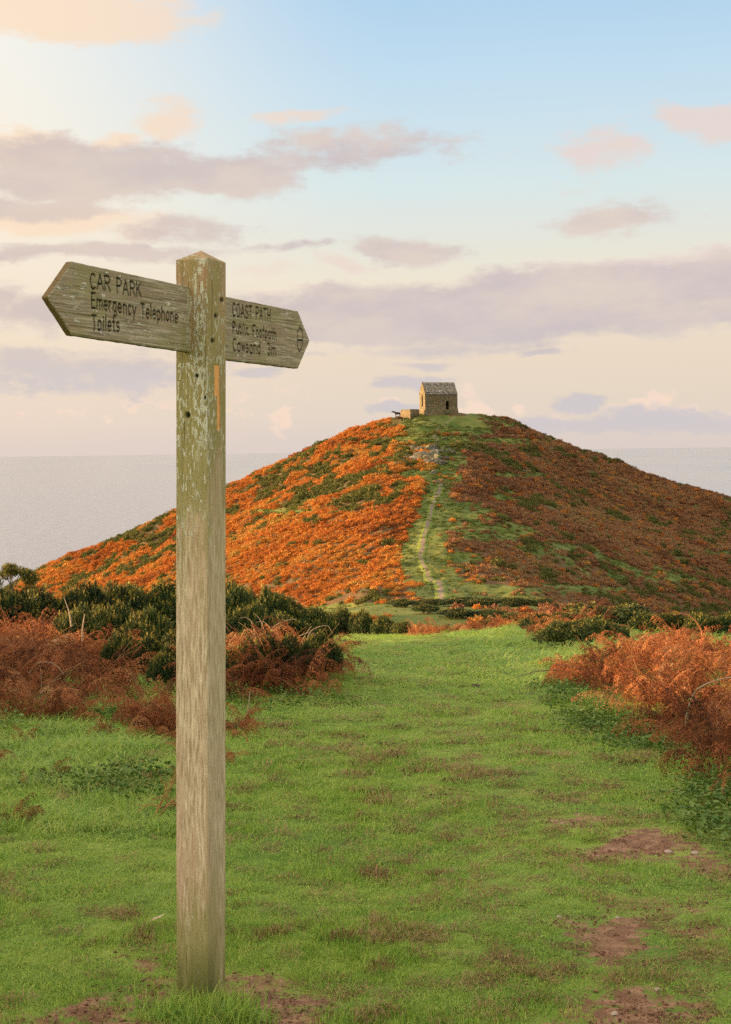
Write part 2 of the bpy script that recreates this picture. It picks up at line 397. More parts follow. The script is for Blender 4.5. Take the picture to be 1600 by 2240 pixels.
# ------------------------------------------------------------------ foliage materials
def leaf_mat(name, stops, rough=.75, trans=.25, tipc=None, spec=.2, drift=0):
    m, n = material(name)
    a = n.attr('tint')
    r_ = n.rnd()
    f = n.m('ADD', n.m('MULTIPLY', a, .6), n.m('MULTIPLY', r_, .4))
    if drift:   # drifts: neighbouring plants share a tone
        f = n.m('MULTIPLY_ADD', n.m('SUBTRACT', n.noise(n.pos(), drift, 5, .6), .5), 1.5, n.m('MULTIPLY_ADD', n.m('SUBTRACT', f, .5), .8, .47))
    c = n.ramp(f, stops)
    if tipc is not None: c = n.mix(n.attr('flw'), n.mix(n.attr('tip'), c, tipc), (.8, .5, .02))
    n.out(c, rough, spec, None, trans)
    return m
M_GRASS = leaf_mat('grass_blades', [(.0, (.065, .16, .014)), (.35, (.20, .345, .035)), (.65, (.37, .47, .075)), (.85, (.42, .42, .09)), (1, (.46, .32, .13))], .55, .35, spec=.35)
M_BRK = leaf_mat('dead_bracken', [(.0, (.05, .022, .012)), (.25, (.14, .045, .018)), (.48, (.33, .11, .038)), (.68, (.44, .19, .075)), (.85, (.44, .24, .10)), (1, (.50, .36, .22))], .8, .3, drift=.9)
M_THATCH = leaf_mat('dead_thatch', [(0, (.07, .045, .02)), (.5, (.22, .13, .05)), (1, (.40, .30, .14))], .9, .1)
M_BRKF = leaf_mat('hill_bracken', [(.0, (.09, .035, .012)), (.25, (.30, .09, .018)), (.5, (.49, .155, .024)), (.7, (.50, .24, .045)), (.9, (.30, .25, .06)), (1, (.16, .18, .04))], .85, .2, drift=.055)
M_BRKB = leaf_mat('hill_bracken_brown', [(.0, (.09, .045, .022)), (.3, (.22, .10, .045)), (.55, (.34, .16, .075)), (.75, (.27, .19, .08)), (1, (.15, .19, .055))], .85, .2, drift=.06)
M_HGR = leaf_mat('hill_grass', [(.0, (.05, .08, .015)), (.4, (.09, .13, .022)), (.7, (.16, .18, .035)), (.9, (.23, .20, .06)), (1, (.26, .15, .06))], .85, .2)
M_GORF = leaf_mat('hill_gorse', [(.0, (.035, .055, .014)), (.5, (.08, .095, .022)), (1, (.16, .15, .035))], .8, .15, (.34, .24, .05))
M_GOR = leaf_mat('gorse_needles', [(.0, (.014, .028, .008)), (.5, (.03, .055, .014)), (.8, (.065, .10, .025)), (1, (.13, .12, .045))], .6, .15, (.42, .33, .055), drift=.6)
M_HERB = leaf_mat('herb_leaves', [(.0, (.05, .11, .02)), (.5, (.12, .20, .03)), (1, (.27, .33, .10))], .6, .25, spec=.35)
def simple(name, c1, c2, scale=20, rough=.85, bump=.5, dist=.01, stretch=(1, 1, 1), spec=.2):
    m, n = material(name)
    p = n.scl(n.obj_co(), stretch)
    f = n.noise(p, scale, 6, .65)
    n.out(n.mix(n.ss(f, .35, .65), c1, c2), rough, spec, n.bump(f, bump, dist))
    return m
M_STEM = simple('dead_stem', (.30, .20, .12), (.52, .40, .28), 40)
M_REDSTEM = simple('rust_stem', (.36, .12, .05), (.5, .22, .10), 40)
M_BARK = simple('gorse_bark', (.10, .07, .045), (.2, .15, .1), 30)

# ------------------------------------------------------------------ geometry builders
def tube(pts, r0, r1, k=4):
    P = np.asarray(pts, float); n_ = len(P)
    T = np.gradient(P, axis=0); T /= np.linalg.norm(T, axis=1)[:, None] + 1e-9
    up = np.tile([0.13, .21, .97], (n_, 1)); A_ = np.cross(T, up); A_ /= np.linalg.norm(A_, axis=1)[:, None] + 1e-9
    B_ = np.cross(T, A_)
    rr = np.linspace(r0, r1, n_)[:, None, None]
    an = np.arange(k) * 2 * math.pi / k
    V = P[:, None] + rr * (np.cos(an)[None, :, None] * A_[:, None] + np.sin(an)[None, :, None] * B_[:, None])
    i_ = np.arange(n_ * k).reshape(n_, k)
    j_ = np.roll(i_, -1, 1)
    return V.reshape(-1, 3), np.stack([i_[:-1], j_[:-1], j_[1:], i_[1:]], -1).reshape(-1, 4)
def tri_from_quads(q):
    return np.concatenate([q[:, [0, 1, 2]], q[:, [0, 2, 3]]])
class Acc:
    def __init__(s): s.V = []; s.F = []; s.n = 0; s.A = {}
    def add(s, V, Fc, **a):
        V = np.asarray(V).reshape(-1, 3); Fc = np.asarray(Fc)
        if Fc.shape[1] == 4: Fc = tri_from_quads(Fc)
        s.V.append(V); s.F.append(Fc + s.n); s.n += len(V)
        for k in ('tint', 'tip', 'flw'):
            s.A.setdefault(k, []).append(np.broadcast_to(np.asarray(a.get(k, 0.), float), (len(V),)))
    def mesh(s, name, mats, smooth=False):
        return np_mesh(name, np.concatenate(s.V), np.concatenate(s.F), mats, smooth, {k: np.concatenate(v) for k, v in s.A.items()})

def blades(acc, base, L, wd, lean, az_, tint, segs=2):
    """many grass blades at once: base (n,3)"""
    n_ = len(base)
    dirx = np.stack([np.cos(az_), np.sin(az_), 0 * az_], -1); side = np.stack([-np.sin(az_), np.cos(az_), 0 * az_], -1)
    rows = []
    for k in range(segs + 1):
        t_ = k / segs
        cen = base + dirx * (L * lean * t_ ** 1.7)[:, None] + np.array([0, 0, 1.]) * (L * t_ * (1 - .35 * lean * t_))[:, None]
        if k < segs:
            w_ = (wd * (1 - .55 * t_))[:, None]
            rows += [cen - side * w_, cen + side * w_]
        else: rows.append(cen)
    V = np.stack(rows, 1); nv = V.shape[1]
    fs = []
    for k in range(segs - 1): fs += [[2 * k, 2 * k + 1, 2 * k + 3], [2 * k, 2 * k + 3, 2 * k + 2]]
    fs.append([2 * segs - 2, 2 * segs - 1, 2 * segs])
    Fc = (np.arange(n_) * nv)[:, None, None] + np.array(fs)[None]
    acc.add(V.reshape(-1, 3), Fc.reshape(-1, 3), tint=np.repeat(tint, nv))
def grass_tuft(seed, n_=130, rad=.085, h0=.008, h1=.020, wd=.0013, long=0):
    r_ = np.random.default_rng(seed); a = Acc()
    rr = rad * np.sqrt(r_.random(n_)); th = r_.random(n_) * 6.283
    b = np.stack([rr * np.cos(th), rr * np.sin(th), -.004 + 0 * rr], -1)
    L = h0 + (h1 - h0) * r_.random(n_) ** 1.5
    blades(a, b, L, wd * (.7 + .6 * r_.random(n_)), .25 + 1.1 * r_.random(n_), r_.random(n_) * 6.283, np.clip(r_.normal(.45, .22, n_), 0, 1))
    return a.mesh('grass_tuft', [M_GRASS])

def thatch(seed, n_=60, rad=.06):
    r_ = np.random.default_rng(seed); a = Acc(); rr = rad * np.sqrt(r_.random(n_)); th = r_.random(n_) * 6.283
    b = np.stack([rr * np.cos(th), rr * np.sin(th), .002 + .004 * r_.random(n_)], -1)
    blades(a, b, r_.uniform(.010, .030, n_), .0014 + 0 * rr, 1.5 + 0 * rr, r_.random(n_) * 6.283, np.clip(r_.normal(.5, .3, n_), 0, 1))
    return a.mesh('thatch', [M_THATCH])
def frond(acc, r_, L, az_, up=1.2, curl=1.0, base=(0, 0, 0), detail=1.0):
    """dead bracken frond: arching rachis, drooping pinnae of small curled leaflets"""
    S_ = 12
    ang = up; p_ = np.array(base, float); pts = [p_.copy()]
    yaw = az_
    for k in range(S_):
        st = L / S_
        p_ = p_ + st * np.array([math.cos(ang) * math.cos(yaw), math.cos(ang) * math.sin(yaw), math.sin(ang)])
        pts.append(p_.copy()); ang -= curl * (.06 + .30 * (k / S_) ** 1.5) * (.6 + .8 * r_.random()); yaw += r_.normal(0, .09)
    pts = np.array(pts)
    v, f_ = tube(pts, .0038, .0012, 3); acc.add(v, f_, tint=.8 + .2 * r_.random())
    nP = int(14 * detail); ftint = np.clip(r_.normal(.45, .25), .05, .95)
    tt = np.linspace(.30, .99, nP)
    for side in (-1, 1):
        for t_ in tt:
            if r_.random() < .1: continue
            k = t_ * S_; i0 = min(int(k), S_ - 1); q = pts[i0] + (pts[i0 + 1] - pts[i0]) * (k - i0)
            T_ = pts[min(i0 + 1, S_)] - pts[i0]; T_ /= np.linalg.norm(T_)
            sd_ = np.cross(T_, [0, 0, 1]); sd_ /= np.linalg.norm(sd_) + 1e-6
            pl = L * .30 * (1 - t_) ** .7 * (.6 + .6 * r_.random()) + .02
            nl = max(3, int(pl / .018 * detail))
            s1 = np.linspace(0, 1, nl + 1)[1:]
            droop = .5 + 1.3 * r_.random()
            d0 = sd_ * side * .85 + T_ * .35
            C = q + np.outer(s1, d0) * pl * (1 - .25 * droop * .5) + np.outer(s1 ** 1.8, [0, 0, -1]) * pl * droop * .6
            C = C + r_.normal(0, .003, C.shape)
            axis = np.gradient(C, axis=0) if nl > 1 else np.tile(d0, (1, 1)); axis /= np.linalg.norm(axis, axis=1)[:, None] + 1e-9
            lw = .026 * (1 - .6 * s1) + .007
            tint = np.clip(ftint + r_.normal(0, .12) + r_.normal(0, .10, nl), 0, 1)
            for sg in (-1, 1):
                perp = np.cross(axis, T_) * .4 + T_ * sg; perp += r_.normal(0, .45, perp.shape); perp /= np.linalg.norm(perp, axis=1)[:, None] + 1e-9
                a_ = C - axis * .006; b_ = C + axis * .008; c_ = C + perp * lw[:, None] + axis * .004
                V = np.stack([a_, b_, c_], 1).reshape(-1, 3)
                acc.add(V, np.arange(3 * nl).reshape(-1, 3), tint=np.repeat(tint, 3))
def bracken_clump(seed, nf=9, L=(.45, .95), detail=1.0, spread=.22):
    r_ = np.random.default_rng(seed); a = Acc()
    for k in range(nf):
        th = r_.random() * 6.283; rr = spread * math.sqrt(r_.random())
        frond(a, r_, r_.uniform(*L), r_.random() * 6.283, up=r_.uniform(.55, 1.5), curl=r_.uniform(.5, 1.5), base=(rr * math.cos(th), rr * math.sin(th), -.03), detail=detail)
    for k in range(5):   # bare broken stalks
        th = r_.random() * 6.283; L_ = r_.uniform(.3, .75); az_ = r_.random() * 6.28; b_ = np.array([.15 * math.cos(th), .15 * math.sin(th), -.03])
        s1 = np.linspace(0, 1, 7)[:, None]
        d_ = np.array([math.cos(az_) * .4, math.sin(az_) * .4, 1.])
        v, f_ = tube(b_ + s1 * d_ * L_ + s1 ** 2 * np.array([math.cos(az_), math.sin(az_), -.6]) * L_ * .4, .0034, .0015, 3)
        a.add(v, f_, tint=1)
    return a.mesh('bracken_fronds', [M_BRK])

def sprigs(acc, r_, P, Dn, size, spikes=8, tint=None, tip=None, wk=.13, flw=0.):
    """spiny shoots: at P (n,3) pointing along Dn (n,3)"""
    n_ = len(P); s_k = np.arange(spikes)
    t1 = np.cross(Dn, r_.normal(0, 1, Dn.shape)); t1 /= np.linalg.norm(t1, axis=1)[:, None] + 1e-9; t2 = np.cross(Dn, t1)
    for k in s_k:
        u_ = (k + .5) / spikes; a_ = k * 2.4 + r_.random(n_) * .8
        rad = np.cos(a_)[:, None] * t1 + np.sin(a_)[:, None] * t2
        b0 = P + Dn * (size * u_ * .85)[:, None]
        if k == spikes - 1: dd = Dn
        else: dd = Dn * .7 + rad * .9
        L_ = size * (.55 - .22 * u_)
        tp = b0 + dd * L_[:, None]
        pr_ = np.cross(dd, rad + Dn * .3 + r_.normal(0, .3, Dn.shape)); pr_ /= np.linalg.norm(pr_, axis=1)[:, None] + 1e-9
        ww = (size * wk)[:, None]
        V = np.stack([b0 - pr_ * ww, b0 + pr_ * ww, tp], 1).reshape(-1, 3)
        acc.add(V, np.arange(3 * n_).reshape(-1, 3), tint=np.repeat(tint, 3), tip=np.repeat(tip * (.4 + .6 * u_), 3), flw=flw)
def gorse_parts(seed, nsp=4200, size=.07, spikes=7, lob=9, tipamt=1.0):
    """unit bush: radius 1, height 1, made of lobes; returns foliage, stem, flower meshes"""
    r_ = np.random.default_rng(seed); a = Acc()
    cen = []; rad = []
    for k in range(lob):
        th = k * 2.4 + r_.random(); rr = .62 * math.sqrt((k + .3) / lob)
        cen.append([rr * math.cos(th), rr * math.sin(th), .28 + .30 * (1 - rr) + r_.uniform(-.1, .14)]); rad.append(r_.uniform(.27, .40))
    cen = np.array(cen); rad = np.array(rad)
    w_ = rad ** 2 / (rad ** 2).sum(); ci = r_.choice(lob, nsp, p=w_)
    d_ = r_.normal(0, 1, (nsp, 3)); d_[:, 2] = np.abs(d_[:, 2]) * .9 - .25 * r_.random(nsp); d_ /= np.linalg.norm(d_, axis=1)[:, None]
    rf = r_.random(nsp) ** .45
    P = cen[ci] + d_ * (rad[ci] * (.45 + .6 * rf))[:, None]
    P += (vn(P[:, 0] * 7, P[:, 1] * 7 + P[:, 2] * 5, seed)[:, None] - .5) * d_ * .16
    P[:, 2] = np.maximum(P[:, 2], .015)
    Dn = d_ * .8 + np.array([0, 0, .42]) + r_.normal(0, .42, P.shape); Dn /= np.linalg.norm(Dn, axis=1)[:, None]
    tip = np.clip((rf - .82) * 5.5, 0, 1) * np.clip(d_[:, 2] * 1.5 - .3, 0, 1) * (r_.random(nsp) < .75) * tipamt  # yellower young shoots, with sunlit gold painted on the upper outer tips
    sprigs(a, r_, P, Dn, size * (.45 + 1.1 * r_.random(nsp) ** 2), spikes, r_.random(nsp), tip)
    ii_ = r_.choice(np.where(rf > .85)[0], 70)
    sprigs(a, r_, P[ii_] + Dn[ii_] * size * .8, Dn[ii_], np.full(70, .02), 4, r_.random(70), np.zeros(70), .5, 1.)
    fol = a.mesh('gorse_foliage', [M_GOR])
    st = Acc()
    for k in range(10):
        j = k % lob; s1 = np.linspace(0, 1, 6)[:, None]
        b_ = np.array([r_.normal(0, .07), r_.normal(0, .07), -.1])
        v, f_ = tube(b_ + (cen[j] - b_) * s1 + np.sin(s1 * 3.1) * r_.normal(0, .05, 3), .028, .009, 5); st.add(v, f_)
    stem = st.mesh('gorse_stem', [M_BARK])
    return fol, stem

# ------------------------------------------------------------------ geometry-nodes scatter (one stuff object)
def scatter(name, P, rot, scl, idx_, sources, mats, label):
    P = np.asarray(P, np.float32)
    me = bpy.data.meshes.new(name); me.vertices.add(len(P)); me.vertices.foreach_set('co', P.ravel())
    for nm, typ, arr, f_ in (('rot', 'FLOAT_VECTOR', rot, 'vector'), ('scl', 'FLOAT_VECTOR', scl, 'vector')):
        a_ = me.attributes.new(nm, typ, 'POINT'); a_.data.foreach_set(f_, np.asarray(arr, np.float32).ravel())
    a_ = me.attributes.new('idx', 'INT', 'POINT'); a_.data.foreach_set('value', np.asarray(idx_, np.int32))
    for m_ in mats: me.materials.append(m_)
    o = obj(name, me)
    ng = bpy.data.node_groups.new(name + '_scatter', 'GeometryNodeTree')
    ng.interface.new_socket('Geometry', in_out='INPUT', socket_type='NodeSocketGeometry')
    ng.interface.new_socket('Geometry', in_out='OUTPUT', socket_type='NodeSocketGeometry')
    gi = ng.nodes.new('NodeGroupInput'); go = ng.nodes.new('NodeGroupOutput')
    ins = ng.nodes.new('GeometryNodeInstanceOnPoints'); gti = ng.nodes.new('GeometryNodeGeometryToInstance')
    for so_ in reversed(sources):
        oi = ng.nodes.new('GeometryNodeObjectInfo'); oi.inputs['Object'].default_value = so_; oi.inputs['As Instance'].default_value = False
        g2 = ng.nodes.new('GeometryNodeGeometryToInstance'); ng.links.new(oi.outputs['Geometry'], g2.inputs[0])
        if 'JG' not in locals(): pass
        ng.links.new(g2.outputs[0], _join(ng).inputs[0])
    jn = _join(ng)
    ng.links.new(jn.outputs[0], ins.inputs['Instance'])
    ins.inputs['Pick Instance'].default_value = True
    def na(nm, dt):
        q = ng.nodes.new('GeometryNodeInputNamedAttribute'); q.data_type = dt; q.inputs['Name'].default_value = nm; return q.outputs[0]
    ng.links.new(na('idx', 'INT'), ins.inputs['Instance Index'])
    e2r = ng.nodes.new('FunctionNodeEulerToRotation'); ng.links.new(na('rot', 'FLOAT_VECTOR'), e2r.inputs[0])
    ng.links.new(e2r.outputs[0], ins.inputs['Rotation'])
    ng.links.new(na('scl', 'FLOAT_VECTOR'), ins.inputs['Scale'])
    ng.links.new(gi.outputs[0], ins.inputs['Points']); ng.links.new(ins.outputs[0], go.inputs[0])
    ng.nodes.remove(gti)
    md = o.modifiers.new('scatter', 'NODES'); md.node_group = ng
    tag(o, label, kind='stuff')
    return o
def _join(ng):
    for q in ng.nodes:
        if q.bl_idname == 'GeometryNodeJoinGeometry': return q
    return ng.nodes.new('GeometryNodeJoinGeometry')
def src(me):   # a source for scattering; not part of the scene itself
    return bpy.data.objects.new(me.name, me)
def yaw(n_, tilt=.12):
    return np.stack([rng.normal(0, tilt, n_), rng.normal(0, tilt, n_), rng.random(n_) * 6.283], -1)

# --- lawn grass
def wedge(n_, d0, d1, power, u0=-.36, u1=.36):
    """points in the fan in front of the camera, density ~ D^-power"""
    q = rng.random(n_)
    e = 2 - power
    D_ = (d0 ** e + q * (d1 ** e - d0 ** e)) ** (1 / e) if abs(e) > 1e-6 else d0 * (d1 / d0) ** q
    u_ = rng.uniform(u0, u1, n_)
    return u_ * D_, D_
tufts = [src(grass_tuft(100 + k)) for k in range(6)] + [src(grass_tuft(120 + k, 90, .10, .04, .11, .0017)) for k in range(4)] + [src(thatch(140 + k)) for k in range(3)]
x_, y_ = wedge(21000, 2.6, 37, 2.0)
z_ = terr(x_, y_); md_ = mud_near(x_, y_, z_)
pxg, pyg = proj(np.stack([x_, y_, z_], -1))
keep = rng.random(len(x_)) > sstep(.22, .62, md_) * .97
x_, y_, z_, md_, pxg, pyg = [q[keep] for q in (x_, y_, z_, md_, pxg, pyg)]
s_ = np.clip(y_ / 5, .85, 4)
rough = ((pxg < 420) & (pyg > 1590) & (pyg < 1830)) | ((x_ < -1.2) & (y_ > 10)) | ((x_ > 1.9) & (y_ > 6.5)) | (np.hypot(x_ + .49, y_ - 3.8) < .22)
rough = (rough & (fbm(x_ * 1.5, y_ * 1.5, 8, 3) > .42)) | ((np.hypot(x_ + .47, y_ - 3.76) < .24) & (rng.random(len(x_)) < .75))
ix = np.where(rough, 6 + rng.integers(0, 4, len(x_)), rng.integers(0, 6, len(x_)))
lane = np.exp(-((x_ - np.interp(y_, [3, 9, 20], [.85, .6, .35])) / .55) ** 2) * sstep(24, 10, y_) * (.4 + 1.2 * fbm(x_ * 2.2, y_ * 1.4, 99, 3))
th_ = rng.random(len(x_)) < .03 + .16 * lane + .30 * sstep(.52, .75, fbm(x_ * 5.5, y_ * 4.0, 95, 3)); ix = np.where(th_ & ~rough, 10 + rng.integers(0, 3, len(x_)), ix)
patchy = .7 + .8 * fbm(x_ * 1.1, y_ * 1.1, 61, 3)
patchy = patchy * (.65 + .9 * sstep(.35, .75, fbm(x_ * 3.7, y_ * 3.1, 62, 3)))
hs = patchy * (1 - .35 * np.clip(lane, 0, 1)) * np.clip(s_, 1, 1.35) * np.where(rough, .55, 1) * np.where(pxg > 1100, .8, 1)
scatter('grass', np.stack([x_, y_, z_], -1), yaw(len(x_)), np.stack([s_, s_, hs], -1), ix, tufts, [M_GRASS, M_THATCH], 'short cropped green grass covering the lawn and path')

# --- crumbs of soil on the worn ground
M_SOIL = leaf_mat('soil_crumb', [(0, (.08, .04, .022)), (.5, (.18, .09, .05)), (1, (.32, .18, .11))], .95, 0)
def crumbs(seed, n_=40, rad=.07):
    r_ = np.random.default_rng(seed); a = Acc()
    ico = np.array([[0, 0, 1], [.9, 0, .3], [-.45, .8, .35], [-.45, -.8, .3], [.3, .5, -.6], [.2, -.6, -.6]]); fc = [[0, 1, 2], [0, 2, 3], [0, 3, 1], [1, 4, 2], [3, 5, 1], [1, 5, 4], [2, 4, 3], [3, 4, 5]]
    for k in range(n_):
        th = r_.random() * 6.283; rr = rad * math.sqrt(r_.random()); sz = .0018 + .0055 * r_.random() ** 4
        V = (ico + r_.normal(0, .2, ico.shape)) * sz * np.array([1.3, 1, .7]) + np.array([rr * math.cos(th), rr * math.sin(th), -.001]); a.add(V, fc, tint=r_.random())
    return a.mesh('soil_crumbs', [M_SOIL])
cs = [src(crumbs(160 + k)) for k in range(4)]
x, y = wedge(5200, 2.8, 13, 1.6); z = terr(x, y); m_ = mud_near(x, y, z); k = m_ > .30 + .15 * rng.random(len(x)); x, y, z = x[k], y[k], z[k]
k_ = rng.uniform(.6, 1.2, len(x)); scatter('soil', np.stack([x, y, z], -1), yaw(len(x)), k_[:, None] * np.ones(3), rng.integers(0, 4, len(x)), cs, [M_SOIL], 'loose crumbs of red brown soil on the trodden patches')

# --- near bracken
def poly_in(x, y, poly):
    c = np.zeros(x.shape, bool); j = len(poly) - 1
    for i in range(len(poly)):
        xi, yi = poly[i]; xj, yj = poly[j]
        c ^= ((yi > y) != (yj > y)) & (x < (xj - xi) * (y - yi) / (yj - yi + 1e-12) + xi); j = i
    return c
def fill(poly, per_m2):
    p_ = np.array(poly); a0, b0 = p_.min(0); a1, b1 = p_.max(0)
    n_ = int((a1 - a0) * (b1 - b0) * per_m2)
    x = rng.uniform(a0, a1, n_); y = rng.uniform(b0, b1, n_); k = poly_in(x, y, p_)
    return x[k], y[k]
clumps = [src(bracken_clump(200 + k)) for k in range(6)]
PB, PSc = [], []
for poly, dn, (s0, s1) in [
    ([(2.15, 6.6), (2.2, 9), (2.1, 12), (2.05, 14.8), (2.6, 16.6), (3.4, 18.5), (8.5, 19), (7, 8)], 4.8, (.60, .82)),
    ([(1.95, 8.6), (2.1, 10.5), (3, 10.5), (2.6, 6.6), (1.9, 6.9)], 8, (.55, .8)),
    ([(-6.2, 18.2), (-2.3, 17.6), (-2.3, 20), (-6.6, 21)], 2.2, (1.0, 1.3)),
    ([(-5.6, 15.5), (-2.4, 15.0), (-2.6, 17.6), (-5.9, 18.6)], 5, (.8, 1.1)),
    ([(-2.5, 6.3), (-.9, 6.3), (-.9, 8.6), (-2.6, 8.6)], 3.2, (.14, .28)),
    ([(-4.2, 8.5), (-1.2, 8.8), (-1.2, 10.3), (-4.2, 10.3)], 1.5, (.2, .4)),
    ([(-4.6, 10.6), (-2.15, 11.1), (-2.2, 13), (-2.6, 15), (-4, 18), (-6.5, 18), (-5.5, 12)], 5.0, (.6, .95)),
    ([(-2.0, 10.3), (-1.45, 10.0), (-1.3, 11.0), (-1.9, 11.3)], 14, (.5, .7)),
    ([(-1.1, 10.2), (-.85, 10.2), (-.85, 11.0), (-1.15, 11.0)], 10, (.35, .5)),
    ([(-1.45, 12.2), (-.8, 12.2), (-.4, 12.8), (-.4, 14.0), (-.8, 15.6), (-1.5, 15.8), (-1.9, 14)], 10, (.62, .85)),
    ([(-4.6, 15.5), (-2, 15), (-2, 20), (-5.6, 21)], 4.5, (.6, .8)),
    ([(1.1, 37.5), (4.6, 36), (5.6, 40), (1.6, 41)], 7, (.8, 1.1)),
    ([(3.0, 24), (3.8, 22), (5.5, 30), (4.5, 33)], 1.2, (.7, 1.0)),
    ([(3.4, 29), (4.2, 30), (6, 38), (4.2, 38)], 2, (.7, 1.0)),
]:
    x, y = fill(poly, dn); PB.append(np.stack([x, y, terr(x, y)], -1)); PSc.append(rng.uniform(s0, s1, len(x)))
PB = np.concatenate(PB); PSc = np.concatenate(PSc)
scatter('bracken', PB, yaw(len(PB), .15), PSc[:, None] * np.array([.95, .95, 1.12]), rng.integers(0, 6, len(PB)), clumps, [M_BRK], 'rust brown dead bracken thickets beside the grass path')

# --- green herbs under the bracken
def herb(seed, n_=60):
    r_ = np.random.default_rng(seed); a = Acc()
    for k in range(n_):
        th = r_.random() * 6.283; rr = .16 * math.sqrt(r_.random()); L_ = r_.uniform(.014, .034); az_ = r_.random() * 6.283
        b_ = np.array([rr * math.cos(th), rr * math.sin(th), r_.uniform(0, .09)])
        d_ = np.array([math.cos(az_), math.sin(az_), r_.uniform(-.2, .7)]); s__ = np.array([-math.sin(az_), math.cos(az_), r_.normal(0, .25)])
        V = np.array([b_, b_ + d_ * L_ * .35 + s__ * L_ * .38, b_ + d_ * L_ * .75 + s__ * L_ * .26, b_ + d_ * L_, b_ + d_ * L_ * .75 - s__ * L_ * .26, b_ + d_ * L_ * .35 - s__ * L_ * .38, b_ + d_ * L_ * .5 - np.array([0, 0, .01])])
        a.add(V, [[0, 1, 6], [1, 2, 6], [2, 3, 6], [3, 4, 6], [4, 5, 6], [5, 0, 6]], tint=r_.random())
    return a.mesh('herb', [M_HERB])
herbs = [src(herb(300 + k)) for k in range(4)]
HP = []
for poly, dn in [([(1.45, 5.2), (1.6, 9), (1.65, 12), (1.6, 15.2), (2.4, 15.5), (2.3, 12), (2.5, 9), (2.9, 6)], 26), ([(-4.5, 10), (-2.0, 10.3), (-1.9, 12.5), (-3, 14), (-5, 14)], 9), ([(-1.4, 11.8), (-.2, 12), (.1, 13), (-1.3, 13)], 14), ([(-2.2, 7.3), (-1.1, 7.0), (-1.0, 8.4), (-2.4, 8.6)], 12), ([(-2.2, 11.3), (-1.5, 11.3), (-1.6, 14), (-2.4, 14)], 8)]:
    x, y = fill(poly, dn); k = fbm(x * 1.8, y * 1.8, 71, 3) > .40; x, y = x[k], y[k]; HP.append(np.stack([x, y, terr(x, y)], -1))
HP = np.concatenate(HP)
scatter('undergrowth', HP, yaw(len(HP)), rng.uniform(.7, 1.35, len(HP))[:, None] * np.ones(3), rng.integers(0, 4, len(HP)), herbs, [M_HERB], 'low green leafy weeds along the foot of the bracken')

# --- hill bracken and scrub
def hill_tuft(seed, mat, n_=130, h=.55, rad=.75, leaf=.17, name='hill_tuft', flat=.5):
    r_ = np.random.default_rng(seed); a = Acc()
    d_ = r_.normal(0, 1, (n_, 3)); d_[:, 2] = np.abs(d_[:, 2]); d_ /= np.linalg.norm(d_, axis=1)[:, None]
    P = d_ * (.55 + .5 * r_.random((n_, 1))) * np.array([rad, rad, h])
    P *= (.75 + .5 * vn(P[:, 0] * 3 + 9, P[:, 1] * 3 + 5, seed))[:, None]
    t1 = r_.normal(0, 1, (n_, 3)); t1[:, 2] = np.abs(t1[:, 2]) * .9 + .2; t1 /= np.linalg.norm(t1, axis=1)[:, None]
    t2 = np.cross(t1, r_.normal(0, 1, (n_, 3))); t2 /= np.linalg.norm(t2, axis=1)[:, None]
    s_ = leaf * (.5 + r_.random((n_, 1)))
    V = np.stack([P - t2 * s_ * .5, P + t2 * s_ * .5, P + t1 * s_ * 1.4], 1).reshape(-1, 3)
    a.add(V, np.arange(3 * n_).reshape(-1, 3), tint=np.repeat(r_.random(n_), 3), tip=np.repeat(np.clip(r_.random(n_) - .55, 0, 1) * .9, 3))
    return a.mesh(name, [mat])
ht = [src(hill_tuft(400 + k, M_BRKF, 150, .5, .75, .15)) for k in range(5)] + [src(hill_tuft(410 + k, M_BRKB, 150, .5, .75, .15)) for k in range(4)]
gt = [src(hill_tuft(420 + k, M_GORF, 260, .8, .8, .15)) for k in range(4)]
def hill_pts(n_, y0=45, y1=318):
    y = rng.uniform(y0, y1, n_); u = rng.uniform(-.33, .33, n_); x = u * y * (1 + .1 * rng.random(n_))
    keep = rng.random(n_) < (y / y1)
    x, y = x[keep], y[keep]; z = terr(x, y)
    k = z > -55
    return x[k], y[k], z[k]
x, y, z = hill_pts(135000)
cf_, px_, py_ = cover_far(x, y, z)
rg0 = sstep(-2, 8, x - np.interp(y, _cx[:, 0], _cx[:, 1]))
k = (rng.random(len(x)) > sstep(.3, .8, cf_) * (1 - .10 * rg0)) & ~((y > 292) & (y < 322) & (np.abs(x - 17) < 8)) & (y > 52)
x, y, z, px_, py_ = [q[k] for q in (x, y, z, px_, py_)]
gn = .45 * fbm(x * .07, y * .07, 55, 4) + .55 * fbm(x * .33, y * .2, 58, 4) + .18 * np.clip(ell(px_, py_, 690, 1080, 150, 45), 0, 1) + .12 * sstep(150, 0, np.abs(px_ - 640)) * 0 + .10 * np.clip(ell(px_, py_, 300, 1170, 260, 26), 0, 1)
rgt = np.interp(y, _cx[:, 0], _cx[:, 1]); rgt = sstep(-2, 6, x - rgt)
isg = gn > .585 + .02 * rgt
sil = rng.random(len(x))
clear = (y > 262) & (px_ > 854) & (px_ < 896) & (py_ < 934)
x, y, z, px_, py_, rgt, isg = [q[~clear] for q in (x, y, z, px_, py_, rgt, isg)]
bk = ~isg
sz = rng.uniform(.5, 1.05, bk.sum()) * np.clip(y[bk] / 230, .6, 1.1) * (.75 + .5 * fbm(x[bk] * .2, y[bk] * .2, 66, 2))
